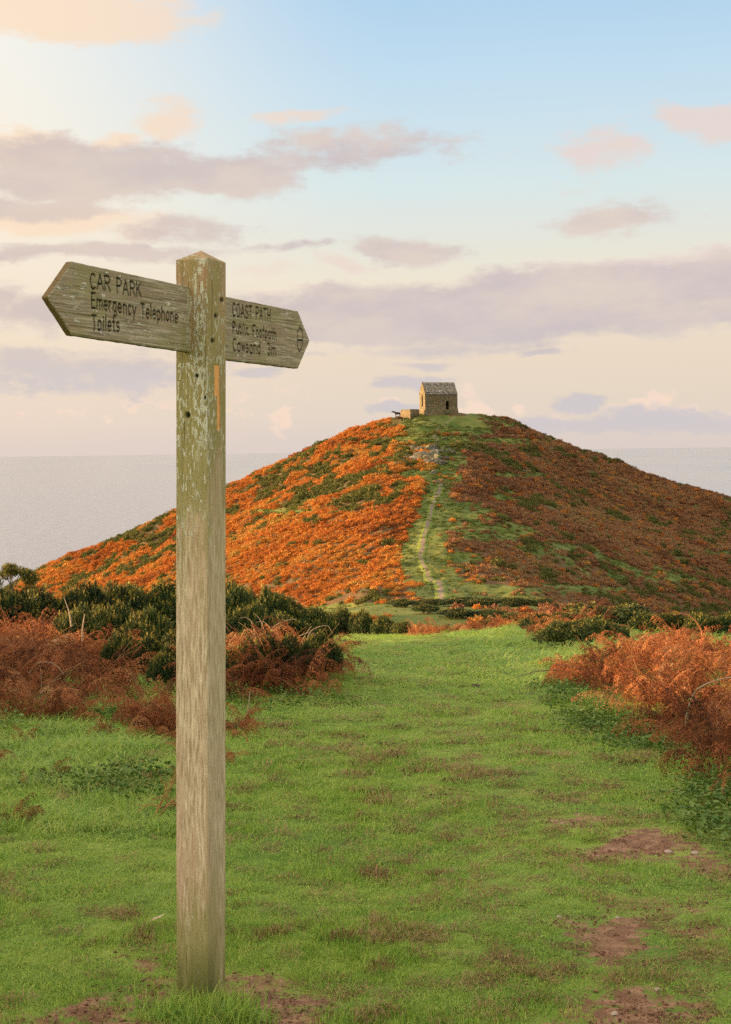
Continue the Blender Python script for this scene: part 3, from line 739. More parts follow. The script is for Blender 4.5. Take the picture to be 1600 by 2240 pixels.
scatter('hill_bracken', np.stack([x, y, z - .05], -1)[bk], yaw(bk.sum(), .2), sz[:, None] * np.stack([np.ones(bk.sum())] * 2 + [rng.uniform(.7, 1.3, bk.sum())], -1), np.where(rng.random(bk.sum()) < .06 + .84 * rgt[bk], 5 + rng.integers(0, 4, bk.sum()), rng.integers(0, 5, bk.sum())), ht, [M_BRKF, M_BRKB], 'orange and brown bracken covering the flanks of the hill')
gk = isg & (rng.random(len(x)) < .42)
sz = rng.uniform(.45, 1.05, gk.sum()) * np.clip(y[gk] / 230, .5, 1.1)
scatter('hill_scrub', np.stack([x, y, z - .05], -1)[gk], yaw(gk.sum(), .2), sz[:, None] * np.ones(3), rng.integers(0, 4, gk.sum()), gt, [M_GORF], 'dark green gorse scrub mottling the hillside')
hg = [src(hill_tuft(430 + k, M_HGR, 60, .16, .55, .13)) for k in range(4)]
x, y, z = hill_pts(90000, 38, 318)
cf_, px_, py_ = cover_far(x, y, z)
k = (cf_ > .12) & ~((y > 300) & (y < 320) & (np.abs(x - 20) < 6))
x, y, z = x[k], y[k], z[k]
sz = rng.uniform(.45, 1.1, len(x)) * np.clip(y / 230, .3, 1.1)
scatter('hill_grass', np.stack([x, y, z - .03], -1), yaw(len(x), .15), sz[:, None] * np.array([1, 1, .8]), rng.integers(0, 4, len(x)), hg, [M_HGR], 'tussocky green and tan grass on the open parts of the hill')
# individual larger bushes on the hill
hb = [hill_tuft(440 + k, M_GORF, 420, .95, .95, .14, 'hill_gorse') for k in range(3)]
HB = [(250, 1168), (330, 1160), (700, 975), (715, 970), (690, 985), (730, 1000), (560, 1040), (600, 1035), (640, 1010), (520, 1080), (430, 1190), (340, 1230), (290, 1240), (360, 1210), (225, 1200), (150, 1230), (190, 1215), (100, 1245),
      (700, 1145), (640, 1195), (600, 1050), (725, 1030), (820, 1000), (845, 1040), (790, 1055), (660, 1095), (760, 1100), (820, 1075), (560, 1130), (580, 1180), (700, 1190), (850, 1190), (870, 1090), (930, 1078), (620, 1240), (1270, 1010), (1300, 1012), (1130, 930), (1110, 925), (1455, 1045), (1440, 1040), (1475, 1052),
      (1520, 1060), (1545, 1068), (1580, 1080), (1390, 1020), (1215, 1090), (1140, 1110), (1150, 1190), (1160, 1205), (1420, 1210), (1330, 1180), (1250, 1110), (1410, 1220), (1540, 1185), (1480, 1170), (1240, 1180), (1090, 1240), (1120, 1245), (1070, 1060), (1100, 1075), (1270, 1085), (880, 985), (850, 940), (835, 935)]
for i, (px, py) in enumerate(HB):
    P = hit(px, py, 60)
    o = obj('gorse_bush', hb[i % 3], None, (P[0], P[1], T1(P[0], P[1]) - .1))
    k = rng.uniform(.85, 1.6); o.scale = (k, k, k * rng.uniform(.7, 1)); o.rotation_euler = (0, 0, rng.random() * 6.28)
    side = 'sunlit left flank' if px < 950 else 'shaded right flank'
    tag(o, f'small dark gorse bush dotted among bracken on the {side} of the hill', 'bush', f'small gorse bushes on the {side}')

# --- near gorse bushes
kinds = [gorse_parts(500, 6500, .085, 7, 9), gorse_parts(501, 7000, .08, 7, 12), gorse_parts(502, 6000, .09, 7, 8)]
protos = []
def bush(px, top, D_, wpx, name='gorse_bush', k=0, label='', group=None, flower=True, hmin=.4):
    T_ = at(px, top, D_); g0 = T1(T_[0], D_)
    h_ = max(T_[2] - g0, hmin); r_ = wpx / 2 / F * D_ * 1.15
    root = empty(name, (T_[0], D_, g0 - .05), rng.random() * 6.28)
    fol, stm = kinds[k % 3]
    for nm, me in (('foliage', fol), ('stem', stm)):
        o = obj(nm, me, root)
    root.scale = (r_, r_, h_ * 1.08 + .05)
    tag(root, label, 'bush', group)
    return root
GB = 'gorse bushes of the left hedge'; GR = 'gorse bushes beyond the right bracken'; GM = 'gorse bushes below the lawn crest'; GF = 'gorse bushes on the green mound'
L_BACK = [(-40, 1290, 20, 160), (30, 1305, 20, 150), (110, 1300, 21, 150), (190, 1292, 22, 150), (265, 1290, 23, 150), (340, 1287, 24, 160), (415, 1292, 24, 150), (500, 1287, 25, 160), (570, 1300, 26, 140), (628, 1318, 27, 120), (680, 1335, 28, 100), (712, 1362, 26, 60)]
wh = ['at the left edge of the photo', 'under the leggy gorse', 'second from the leggy gorse', 'third from the leggy gorse', 'fourth from the leggy gorse', 'just left of the signpost', 'mostly hidden behind the signpost', 'directly right of the signpost', 'second right of the signpost', 'third right of the signpost', 'fourth right of the signpost', 'low at the right end']
for i, b in enumerate(L_BACK):
    bush(*b, k=i, label='tall gorse in the hedge back row, ' + wh[i], group=GB)
L_FR = [(170, 1340, 17.5, 120), (250, 1335, 18.5, 130), (325, 1345, 18, 130), (545, 1335, 19.5, 130), (615, 1352, 21, 130), (672, 1372, 22, 100), (520, 1395, 16.2, 110), (365, 1395, 15, 120), (380, 1450, 13.3, 110), (266, 1395, 14.6, 95), (600, 1470, 13.4, 110), (700, 1490, 13.5, 100), (540, 1500, 13.0, 100)]
wf = ['dark gorse in front of the hedge above the tall bare stems', 'very dark shaded gorse bush at the middle of the left hedge', 'dark gorse clump just left of the signpost in front of the hedge', 'dark gorse rising behind the pale arching stems', 'gorse with green shoots behind the bracken mound', 'gorse bush at the lawn side end of the hedge', 'grey green gorse with yellow flowers beside the signpost', 'mossy green gorse behind the signpost left side', 'pale green low gorse touching the signpost left edge', 'small round dark gorse bush standing alone among left bracken', 'dark gorse inside the middle bracken mound', 'dark gorse at the right side of the bracken mound', 'dark gorse at the signpost side of the bracken mound']
for i, b in enumerate(L_FR):
    bush(*b, k=i + 1, label=wf[i], group=GB)
R_B = [(1185, 1372, 27, 100), (1245, 1346, 28, 140), (1312, 1326, 30, 200), (1390, 1345, 31, 140), (1238, 1366, 21.5, 140), (1310, 1362, 23, 130), (1410, 1362, 25, 90), (1470, 1366, 25, 90), (1535, 1376, 24, 100), (1592, 1386, 24, 90), (1148, 1376, 33, 50)]
wr = ['small gorse where the orange bracken strip meets the right bushes', 'gorse with golden tips left of the big domed bush', 'large domed gorse bush, highest on the right side', 'gorse on the right shoulder of the domed bush', 'very dark gorse overhanging the right lawn edge', 'grey green gorse below the domed bush', 'gorse with bright yellow tips above the red bracken', 'gorse bush left of the tall arching stem', 'gorse bush just behind the tall arching stem', 'gorse bush at the right edge of the photo', 'small gorse clump at the far right corner of the lawn']
for i, b in enumerate(R_B):
    bush(*b, k=i, label=wr[i], group=GR)
M_B = [(712, 1347, 47, 60), (748, 1336, 46, 70), (795, 1343, 44, 70), (838, 1354, 43, 70), (880, 1364, 41, 60)]
wm = ['leftmost gorse of the row under the sunlit lawn', 'gorse with golden tips in front of the sunlit lawn', 'middle gorse of the row behind the lawn crest', 'dark gorse second from the orange bracken strip', 'dark gorse next to the orange bracken strip']
for i, b in enumerate(M_B): bush(*b, k=i, label=wm[i], group=GM)
F_B = [(880, 1326, 74, 70), (945, 1312, 76, 90), (1008, 1316, 74, 95), (1064, 1322, 73, 90), (1120, 1328, 72, 90), (1180, 1336, 72, 80), (1000, 1342, 64, 90), (1060, 1360, 50, 60), (1035, 1370, 46, 50), (930, 1340, 66, 70), (1070, 1342, 64, 90), (1135, 1350, 62, 80)]
wq = ['leftmost gorse on the green mound', 'gorse at the foot of the stony path', 'dark gorse right of the stony path foot', 'dark gorse at the middle of the green mound', 'dark gorse on the right slope of the mound', 'last gorse on the right of the mound', 'low brownish gorse on the front of the mound', 'orange tipped gorse rising above the bracken strip', 'little gorse buried in the orange bracken strip', 'low gorse at the front left of the green mound', 'wide dark gorse at the front middle of the mound', 'dark gorse at the front right of the mound']
for i, b in enumerate(F_B): bush(*b, k=i, label=wq[i], group=GF, flower=False)

# --- leggy gorse against the sea
Tt = at(28, 1236, 22); g0 = T1(Tt[0], 22)
lg = empty('leggy_gorse', (Tt[0], 22, g0)); tag(lg, 'leggy gorse with bare stems standing against the sea', 'bush')
H = Tt[2] - g0
r_ = np.random.default_rng(9); st = Acc(); fo = Acc()
for k in range(9):
    ex = np.array([(-.30 + .62 * k / 8) + r_.normal(0, .04), r_.normal(0, .15), H * (1 - .35 * abs(k / 8 - .45)) * r_.uniform(.85, 1)])
    b_ = np.array([.05 * r_.normal(), 0, -.05]); s1 = np.linspace(0, 1, 9)[:, None]
    pts = b_ + (ex - b_) * s1 + np.array([0.10 * r_.normal(), 0, .12]) * np.sin(s1 * 3.1)
    v, f_ = tube(pts, .02, .006, 5); st.add(v, f_)
    n_ = 130; d_ = r_.normal(0, 1, (n_, 3)); d_ /= np.linalg.norm(d_, axis=1)[:, None]
    P = ex + d_ * np.array([.11, .11, .075]) * r_.random((n_, 1)) ** .4
    Dn = d_ * .7 + np.array([0, 0, .8]); Dn /= np.linalg.norm(Dn, axis=1)[:, None]
    sprigs(fo, r_, P, Dn, np.full(n_, .06), 6, r_.random(n_), np.clip(r_.random(n_), 0, 1) * .8)
obj('stem', st.mesh('leggy_stem', [M_BARK]), lg); obj('foliage', fo.mesh('leggy_foliage', [M_GOR]), lg)

# ------------------------------------------------------------------ bare stems
def stem_obj(name, pix, D_, r0, label, mat=M_STEM, cat='stem', group=None):
    """pix: points of an arching stem from its rooted end; D_ one distance or one per point"""
    Ds = D_ if isinstance(D_, (list, tuple)) else [D_] * len(pix)
    P = np.array([at(px, py, d) for (px, py), d in zip(pix, Ds)])
    t0 = np.arange(len(P)); tt = np.linspace(0, len(P) - 1, 6 * len(P))
    Q = np.stack([np.interp(tt, t0, P[:, k]) for k in range(3)], -1)
    for _ in range(3): Q[1:-1] = (Q[:-2] + Q[1:-1] * 2 + Q[2:]) / 4
    base = Q[0].copy(); v, f_ = tube(Q - base, r0, r0 * .4, 6)
    o = obj(name, np_mesh(name, v, f_, [mat], True), None, base)
    tag(o, label, cat, group); return o
stem_obj('bramble_stem', [(1540, 1440), (1538, 1400), (1534, 1375), (1520, 1355), (1505, 1345), (1490, 1342), (1473, 1346)], 16.5, .009, 'single tall rust stem arching high above the right bracken', M_REDSTEM)
stem_obj('bramble_stem', [(1500, 1590), (1504, 1560), (1512, 1530), (1524, 1508), (1550, 1494), (1580, 1484), (1630, 1478)], [9.4, 9.3, 9.2, 9.1, 9, 9, 8.9], .0075, 'long pinkish stem bowing over the bracken at the right edge', M_STEM)
stem_obj('bramble_stem', [(1532, 1542), (1524, 1530), (1514, 1520)], 9.0, .004, 'short pale twig lying below the long bowing stem', M_STEM)
stem_obj('bramble_stem', [(1556, 1575), (1566, 1550), (1580, 1530), (1600, 1515), (1630, 1508)], 8.8, .005, 'thinner orange stem under the bowing stem at the right edge', M_REDSTEM)
stem_obj('bramble_stem', [(1225, 1466), (1200, 1466), (1170, 1469), (1135, 1480), (1110, 1487)], 14.2, .007, 'thin dark bramble reaching over the lawn from the right bracken', M_BARK)
stem_obj('bramble_stem', [(1290, 1468), (1262, 1462), (1230, 1455), (1210, 1452)], 14.0, .005, 'short dark twig in the left end of the right bracken', M_BARK)
stem_obj('bramble_stem', [(742, 1470), (752, 1455), (770, 1447), (795, 1448), (815, 1454)], 13.6, .006, 'dark thin bramble looping over the lawn from the bracken mound', M_BARK)
stem_obj('dead_stalk', [(157, 1370), (153, 1345), (150, 1332), (140, 1306)], 15.2, .010, 'pale bare stalk with a kink, tallest on the left', M_STEM)
stem_obj('dead_stalk', [(180, 1402), (181, 1375), (184, 1355), (186, 1343)], 14.4, .010, 'pale upright stalk right of the kinked tall one', M_STEM)
stem_obj('dead_stalk', [(64, 1473), (75, 1455), (92, 1447), (112, 1449), (128, 1458), (140, 1475)], 12.2, .006, 'pale stem curved like a hoop over the left bracken', M_STEM)
stem_obj('dead_stalk', [(540, 1590), (543, 1550), (546, 1530), (547, 1512)], 10.6, .006, 'upright pale twig right of the signpost', M_STEM)
stem_obj('dead_stalk', [(548, 1640), (540, 1615), (530, 1598)], 9.6, .006, 'broken tan twig leaning in grass right of the signpost', M_REDSTEM)
arcs = [([(560, 1400), (556, 1375), (550, 1358), (538, 1350), (525, 1352)], 'leftmost'), ([(580, 1400), (578, 1375), (570, 1355), (555, 1340)], 'second'), ([(600, 1390), (590, 1370), (575, 1358), (560, 1362)], 'third'), ([(595, 1375), (612, 1362), (632, 1356), (650, 1354)], 'fourth'), ([(672, 1400), (680, 1380), (700, 1370), (718, 1368), (728, 1385)], 'fifth'), ([(660, 1405), (668, 1390), (678, 1375), (682, 1370)], 'sixth'), ([(655, 1392), (672, 1384), (695, 1386)], 'seventh')]
for pts, wd_ in arcs:
    stem_obj('dead_stalk', pts, 14.6, .0055, f'pale arching stalk crowning the bracken mound, {wd_} from the signpost', M_STEM, group='pale stalks crowning the bracken mound')
# small reddish dead plant left of the post
dp = at(333, 1735, 6.6); dpz = T1(dp[0], dp[1])
rd = empty('dead_plant', (dp[0], dp[1], dpz)); tag(rd, 'small branching rust coloured dead plant in grass left of the signpost', 'plant')
a = Acc(); r_ = np.random.default_rng(4)
def branch(p_, d_, L_, dep):
    s1 = np.linspace(0, 1, 5)[:, None]; bend = r_.normal(0, .25, 3)
    pts = p_ + s1 * d_ * L_ + s1 ** 2 * bend * L_ * .5
    v, f_ = tube(pts, .0022 * (dep + 1) / 3, .0009 * (dep + 1) / 3, 4); a.add(v, f_, tint=r_.random())
    if dep:
        for _ in range(3):
            dd = d_ + r_.normal(0, .65, 3); dd /= np.linalg.norm(dd); branch(pts[r_.integers(2, 5)], dd, L_ * .6, dep - 1)
for k in range(4): branch(np.array([r_.normal(0, .03), r_.normal(0, .03), -.01]), np.array([r_.normal(0, .35), r_.normal(0, .35), 1.]), r_.uniform(.13, .2), 3)
obj('stem', a.mesh('dead_plant_stem', [M_REDSTEM]), rd)

# ------------------------------------------------------------------ signpost
TH = R(66); U = np.array([math.cos(TH), math.sin(TH), 0]); NV = np.array([math.sin(TH), -math.cos(TH), 0])
PD = 3.89; Pb = at(440.5, 2165, PD); Pt = at(440.5, 572, PD)
W = .1055
def mat_post():
    m, n = material('weathered_post_wood')
    p = n.obj_co(); s3 = n.n('ShaderNodeSeparateXYZ', None, _0=p); zz = s3.outputs[2]
    st = n.noise(n.scl(p, (1, 1, .09)), 150, 6, .65)
    st2 = n.noise(n.scl(p, (1, 1, .13)), 30, 5, .6, .3)
    big = n.noise(n.scl(p, (1, 1, .35)), 9, 5, .6)
    base = n.mix(n.ss(st, .35, .65), (.35, .245, .15), (.70, .56, .39))
    base = n.mix(n.m('MULTIPLY', n.ss(st2, .42, .62), .6), base, (.50, .34, .22))
    hi = n.m('MAXIMUM', n.m('MULTIPLY', n.ss(zz, 1.05, 1.5), n.ss(zz, 2.1, 1.6, .45, 1)), n.ss(zz, .6, .1))
    # raw brown tone of the upper post
    base = n.mix(n.m('MULTIPLY', n.ss(zz, 1.2, 1.9), .75), base, n.mix(st, (.20, .10, .045), (.48, .29, .145)))
    # algae
    alg = n.ss(n.m('ADD', n.noise(n.scl(p, (1, 1, .22)), 14, 6, .65), n.m('MULTIPLY', hi, .20)), .52, .68)
    alg = n.m('MULTIPLY', alg, n.m('ADD', .22, n.m('MULTIPLY', hi, .48)))
    base = n.mix(alg, base, n.mix(big, (.15, .16, .03), (.33, .29, .09)))
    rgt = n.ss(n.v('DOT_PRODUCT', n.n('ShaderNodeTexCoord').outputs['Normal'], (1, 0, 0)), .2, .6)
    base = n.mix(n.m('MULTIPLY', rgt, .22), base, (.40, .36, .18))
    # lichen flecks: long pale scales
    fl = n.noise(n.scl(p, (1, 1, .30)), 150, 3, .5)
    fz_ = n.noise(n.scl(p, (1, 1, .3)), 12, 3, .5)
    dn = n.m('ADD', n.m('MULTIPLY', n.ss(zz, 1.1, 1.8), .10), n.m('MULTIPLY', n.m('SUBTRACT', fz_, .5), .35))
    fm = n.ss(n.m('ADD', fl, dn), .655, .70)
    base = n.mix(n.m('MULTIPLY', fm, .85), base, (.60, .56, .44))
    # lichen column near the arris at the top
    vo = n.noise(n.scl(p, (1, 1, .42)), 88, 4, .6)
    lm = n.attr('lichen')
    lc = n.m('MULTIPLY', n.ss(n.m('ADD', lm, n.m('MULTIPLY', n.m('SUBTRACT', big, .5), 1.0)), .35, .7), n.ss(vo, .47, .53))
    base = n.mix(n.m('MULTIPLY', lc, .85), base, (.58, .56, .42))
    crack = n.ss(n.noise(n.scl(p, (1, 1, .02)), 190, 3, .6), .33, .27)
    base = n.mix(n.m('MULTIPLY', crack, .8), base, (.07, .05, .03))
    low = n.m('MULTIPLY', n.ss(zz, .22, .02), n.ss(big, .35, .6))
    base = n.mix(n.m('MULTIPLY', low, .85), base, (.10, .11, .025))
    fr = n.attr('fresh'); base = n.mix(fr, base, n.mix(st, (.80, .33, .08), (.92, .52, .22)))
    dk = n.attr('dark'); base = n.mix(dk, base, (.03, .045, .012))
    h_ = n.m('ADD', n.m('ADD', st, n.m('MULTIPLY', fm, .5)), n.m('MULTIPLY', n.m('ADD', lc, n.m('MULTIPLY', crack, -1.5)), .6))
    n.out(base, .9, .12, n.bump(h_, .8, .0035))
    return m
MPW = mat_post()
root = empty('fingerpost', Pb); 
zax = Vector(Pt - Pb).normalized(); xax = Vector(NV) ; xax = (xax - zax * xax.dot(zax)).normalized(); yax = zax.cross(xax)
root.matrix_world = Matrix.Translation(Pb) @ Matrix((xax, yax, zax)).transposed().to_4x4()
tag(root, 'weathered wooden fingerpost standing in the grass with two lettered boards', 'signpost')
HPost = float(np.linalg.norm(Pt - Pb))
# local frame: x = NV (right-hand visible face), y ~ U ; visible faces: +x and -y
def section():
    hw = W / 2; rc = .006; pts = []; nr = []
    for cxs, cys, a0 in ((1, -1, -90), (1, 1, 0), (-1, 1, 90), (-1, -1, 180)):
        for k in range(6):
            a_ = R(a0 + 90 * k / 5); pts.append((cxs * (hw - rc) + rc * math.cos(a_), cys * (hw - rc) + rc * math.sin(a_))); nr.append((math.cos(a_), math.sin(a_)))
        # flat run to the next corner
        ncx, ncy = {(1, -1): (1, 1), (1, 1): (-1, 1), (-1, 1): (-1, -1), (-1, -1): (1, -1)}[(cxs, cys)]
        e = np.array([math.cos(R(a0 + 90)), math.sin(R(a0 + 90))])
        s0 = np.array(pts[-1]); s1 = np.array([ncx * (hw - rc), ncy * (hw - rc)]) + rc * e
        for k in range(1, 62): q = s0 + (s1 - s0) * k / 62; pts.append(tuple(q)); nr.append(tuple(e))
    return np.array(pts), np.array(nr)
SP, SN = section()
zs = np.linspace(-.15, HPost, 720)
ns = len(SP)
XX = SP[None, :, 0] + 0 * zs[:, None]; YY = SP[None, :, 1] + 0 * zs[:, None]; ZZ = zs[:, None] + 0 * XX
sp = np.arange(ns)[None] + 0 * ZZ
# hand-made grain, waviness and worn arrises
amp = .35 + .65 * sstep(1.0, 1.6, ZZ)
dsp_ = amp * (-.0010 * sstep(.5, .9, vn(sp * .55, ZZ * 5, 3)) - .0007 * vn(sp * .21, ZZ * 2.2, 4)) + .0016 * (vn(sp * .03, ZZ * 1.3, 6) - .5)
dsp_ = dsp_ - .0028 * amp * sstep(.42, .25, vn(sp * .12 + 40, ZZ * .7, 9)) * sstep(.6, .9, vn(sp * .35, ZZ * 1.1, 10))
fresh = 0 * ZZ; dark = 0 * ZZ; lich = 0 * ZZ
def to_face(px, py, face):
    """pixel -> (coordinate along the face, z) on a face of the post"""
    Mi = np.array(root.matrix_world.inverted())
    o_ = Mi @ np.append(CAM, 1); d_ = Mi[:3, :3] @ ray(px, py)
    ax = 0 if face == 'R' else 1; val = W / 2 if face == 'R' else -W / 2
    k = (val - o_[ax]) / d_[ax]; q = o_[:3] + d_ * k
    return (q[1] if face == 'R' else q[0]), q[2]
onR = XX > W / 2 - .002; onL = YY < -W / 2 + .002
for px, py, f_, rr in [(430, 822, 'L', .006), (410, 908, 'L', .0085), (487, 656, 'R', .006), (474, 691, 'R', .006), (467, 745, 'R', .006), (448, 870, 'L', .004)]:
    c_, z0 = to_face(px, py, f_); cc = YY if f_ == 'R' else XX; on = onR if f_ == 'R' else onL
    k_ = 1.9 if f_ == 'R' else 1
    g_ = np.where(on, sstep(1.2, .7, np.hypot((cc - c_) / (rr * k_), (ZZ - z0) / rr)), 0); dsp_ = dsp_ - .012 * g_; dark = np.maximum(dark, g_)
for (x0, y0), (x1, y1) in [((470, 798), (481, 865)), ((476, 865), (482.5, 940))]:
    a0, z1 = to_face(x0, y0, 'R'); a1, z0 = to_face(x1, y1, 'R')
    wob = .0015 * (vn(ZZ * 90, ZZ * 0, 2) - .5)
    g_ = np.where(onR & (YY + wob > a0) & (YY + wob < a1) & (ZZ > z0) & (ZZ < z1), 1., 0.); dsp_ = dsp_ - .0035 * g_; fresh = np.maximum(fresh, g_)
c0, zt = to_face(440, 620, 'L')
lich = sstep(-.004, .018, XX) * (YY < 0) * sstep(1.35, 1.75, ZZ) * np.where(onL | (XX < W / 2 - .001), 1, .4) * .85
lich = np.maximum(lich, .25 * (YY < 0) * sstep(1.2, 1.8, ZZ))
V0 = np.stack([XX + SN[None, :, 0] * dsp_, YY + SN[None, :, 1] * dsp_, ZZ], -1)
# four-way weathered cap
capn = 16; caph = .030
Vc = []
for k in range(1, capn + 1):
    t_ = k / capn; sc_ = 1 - t_ * .999
    Vc.append(np.stack([V0[-1, :, 0] * sc_, V0[-1, :, 1] * sc_, HPost + caph * t_ + .0015 * (vn(np.arange(ns) * .12, np.full(ns, t_ * 6), 7) - .5) * (1 - t_)], -1))
Vp = np.concatenate([V0, np.array(Vc)], 0); nr_ = len(Vp)
pad = lambda A_: np.concatenate([A_, np.repeat(A_[-1:] * 0, capn, 0)], 0)
i_ = np.arange(nr_ * ns).reshape(nr_, ns); j_ = np.roll(i_, -1, 1)
fq = np.stack([i_[:-1], j_[:-1], j_[1:], i_[1:]], -1).reshape(-1, 4)
obj('post', np_mesh('post', Vp, fq, [MPW], True, {'fresh': pad(fresh), 'dark': pad(dark), 'lichen': pad(lich)}), root)

# stroke lettering: glyphs on a box 1 high, baseline 0
def arc(cx, cy, rx, ry, a0, a1, k=10):
    return [(cx + rx * math.cos(R(a0 + (a1 - a0) * i / k)), cy + ry * math.sin(R(a0 + (a1 - a0) * i / k))) for i in range(k + 1)]
G = {
 'C': (.62, [arc(.36, .5, .30, .5, 50, 310)]), 'A': (.66, [[(.02, 0), (.33, 1), (.64, 0)], [(.14, .36), (.52, .36)]]),
 'R': (.6, [[(.06, 0), (.06, 1), (.34, 1)] + arc(.34, .76, .22, .24, 90, -90, 7) + [(.06, .52)], [(.30, .52), (.58, 0)]]),
 'P': (.56, [[(.06, 0), (.06, 1), (.32, 1)] + arc(.32, .74, .22, .26, 90, -90, 7) + [(.06, .48)]]),
 'K': (.6, [[(.06, 0), (.06, 1)], [(.56, 1), (.08, .42)], [(.22, .58), (.58, 0)]]),
 'E': (.54, [[(.52, 1), (.06, 1), (.06, 0), (.52, 0)], [(.06, .52), (.42, .52)]]),
 'F': (.52, [[(.52, 1), (.06, 1), (.06, 0)], [(.06, .52), (.42, .52)]]),
 'T': (.58, [[(.02, 1), (.56, 1)], [(.29, 1), (.29, 0)]]), 'H': (.62, [[(.06, 0), (.06, 1)], [(.56, 0), (.56, 1)], [(.06, .5), (.56, .5)]]),
 'O': (.68, [arc(.34, .5, .30, .5, 0, 360, 18)]), 'S': (.58, [arc(.29, .75, .23, .25, 30, 250, 8) + arc(.29, .25, .24, .25, 90, -150, 8)]),
 'm': (.84, [[(.06, 0), (.06, .66)], [(.06, .40)] + arc(.235, .46, .175, .20, 170, 0, 6) + [(.41, 0)], [(.41, .40)] + arc(.585, .46, .175, .20, 170, 0, 6) + [(.76, 0)]]),
 'n': (.52, [[(.06, 0), (.06, .66)], [(.06, .40)] + arc(.25, .44, .19, .22, 170, 0, 6) + [(.44, 0)]]),
 'r': (.38, [[(.06, 0), (.06, .66)], [(.06, .40)] + arc(.24, .46, .16, .20, 170, 55, 5)]),
 'h': (.52, [[(.06, 0), (.06, 1)], [(.06, .40)] + arc(.25, .44, .19, .22, 170, 0, 6) + [(.44, 0)]]),
 'u': (.52, [[(.44, 0), (.44, .66)], [(.06, .66)] + arc(.25, .22, .19, .22, 180, 350, 6)]),
 'e': (.52, [[(.06, .34), (.46, .34)] + arc(.26, .33, .20, .33, 0, 310, 12)]), 'c': (.48, [arc(.26, .33, .20, .33, 50, 310, 10)]),
 'a': (.52, [[(.45, .66), (.45, 0)], arc(.25, .33, .20, .33, 60, 300, 10)]), 'o': (.52, [arc(.26, .33, .20, .33, 0, 360, 14)]),
 'g': (.52, [[(.45, .66), (.45, -.12)] + arc(.26, -.12, .19, .18, 0, -150, 6), arc(.25, .33, .20, .33, 60, 300, 10)]),
 'p': (.52, [[(.06, .66), (.06, -.30)], arc(.27, .33, .20, .33, 120, -120, 10)]), 'b': (.52, [[(.06, 1), (.06, 0)], arc(.27, .33, .20, .33, 120, -120, 10)]),
 'd': (.52, [[(.45, 1), (.45, 0)], arc(.25, .33, .20, .33, 60, 300, 10)]), 'y': (.5, [[(.03, .66), (.25, .02)], [(.47, .66), (.16, -.30)]]),
 'l': (.18, [[(.08, 0), (.08, 1)]]), 'i': (.18, [[(.08, 0), (.08, .66)], [(.08, .88), (.08, .92)]]), 't': (.36, [[(.16, 1), (.16, .12), (.30, 0)], [(.02, .66), (.32, .66)]]),
 's': (.44, [arc(.22, .49, .16, .17, 40, 250, 7) + arc(.22, .17, .17, .17, 90, -150, 7)]), 'w': (.66, [[(.03, .66), (.18, 0), (.33, .6), (.48, 0), (.63, .66)]]),
 '3': (.54, [arc(.26, .76, .20, .24, 150, -90, 8) + arc(.26, .27, .22, .27, 90, -150, 8)]), ' ': (.42, [])}
def text_strokes(txt, s0, s1, z0, z1, cap):
    """letters between s0..s1 along the board, baseline running z0..z1, cap height cap"""
    adv = []; tot = 0
    for ch in txt: adv.append(tot); tot += G[ch][0] + .13
    tot -= .13; k = (s1 - s0) / tot; out = []
    for ch, a_ in zip(txt, adv):
        jz = rng.normal(0, .02)
        for pl in G[ch][1]:
            out.append([(s0 + (a_ + q[0]) * k, z0 + (z1 - z0) * ((a_ + q[0]) / tot) + (q[1] + jz) * cap) for q in pl])
    return out
def sdf(S_, Z_, strokes):
    best = np.full(S_.shape, 1.)
    for pl in strokes:
        p_ = np.array(pl); lo = p_.min(0) - .012; hi = p_.max(0) + .012
        mk = (S_ > lo[0]) & (S_ < hi[0]) & (Z_ > lo[1]) & (Z_ < hi[1])
        if not mk.any(): continue
        s_ = S_[mk]; z_ = Z_[mk]; b_ = best[mk]
        for (x0, y0), (x1, y1) in zip(pl[:-1], pl[1:]):
            dx, dy = x1 - x0, y1 - y0; q = dx * dx + dy * dy + 1e-12
            t_ = np.clip(((s_ - x0) * dx + (z_ - y0) * dy) / q, 0, 1)
            b_ = np.minimum(b_, np.hypot(s_ - x0 - t_ * dx, z_ - y0 - t_ * dy))
        best[mk] = b_
    return best
FO = -.004                                       # where the lettered face lies, from the post axis along NV
PC = (Pb + Pt) / 2
Pax = lambda z_: Pb + (Pt - Pb) * ((z_ - Pb[2]) / (Pt[2] - Pb[2]))
P0 = Pax(1.89) + NV * FO
def bh(px, py):
    d_ = ray(px, py); k = (NV @ (P0 - CAM)) / (NV @ d_); q = CAM + d_ * k
    return (q - P0) @ U, q[2]
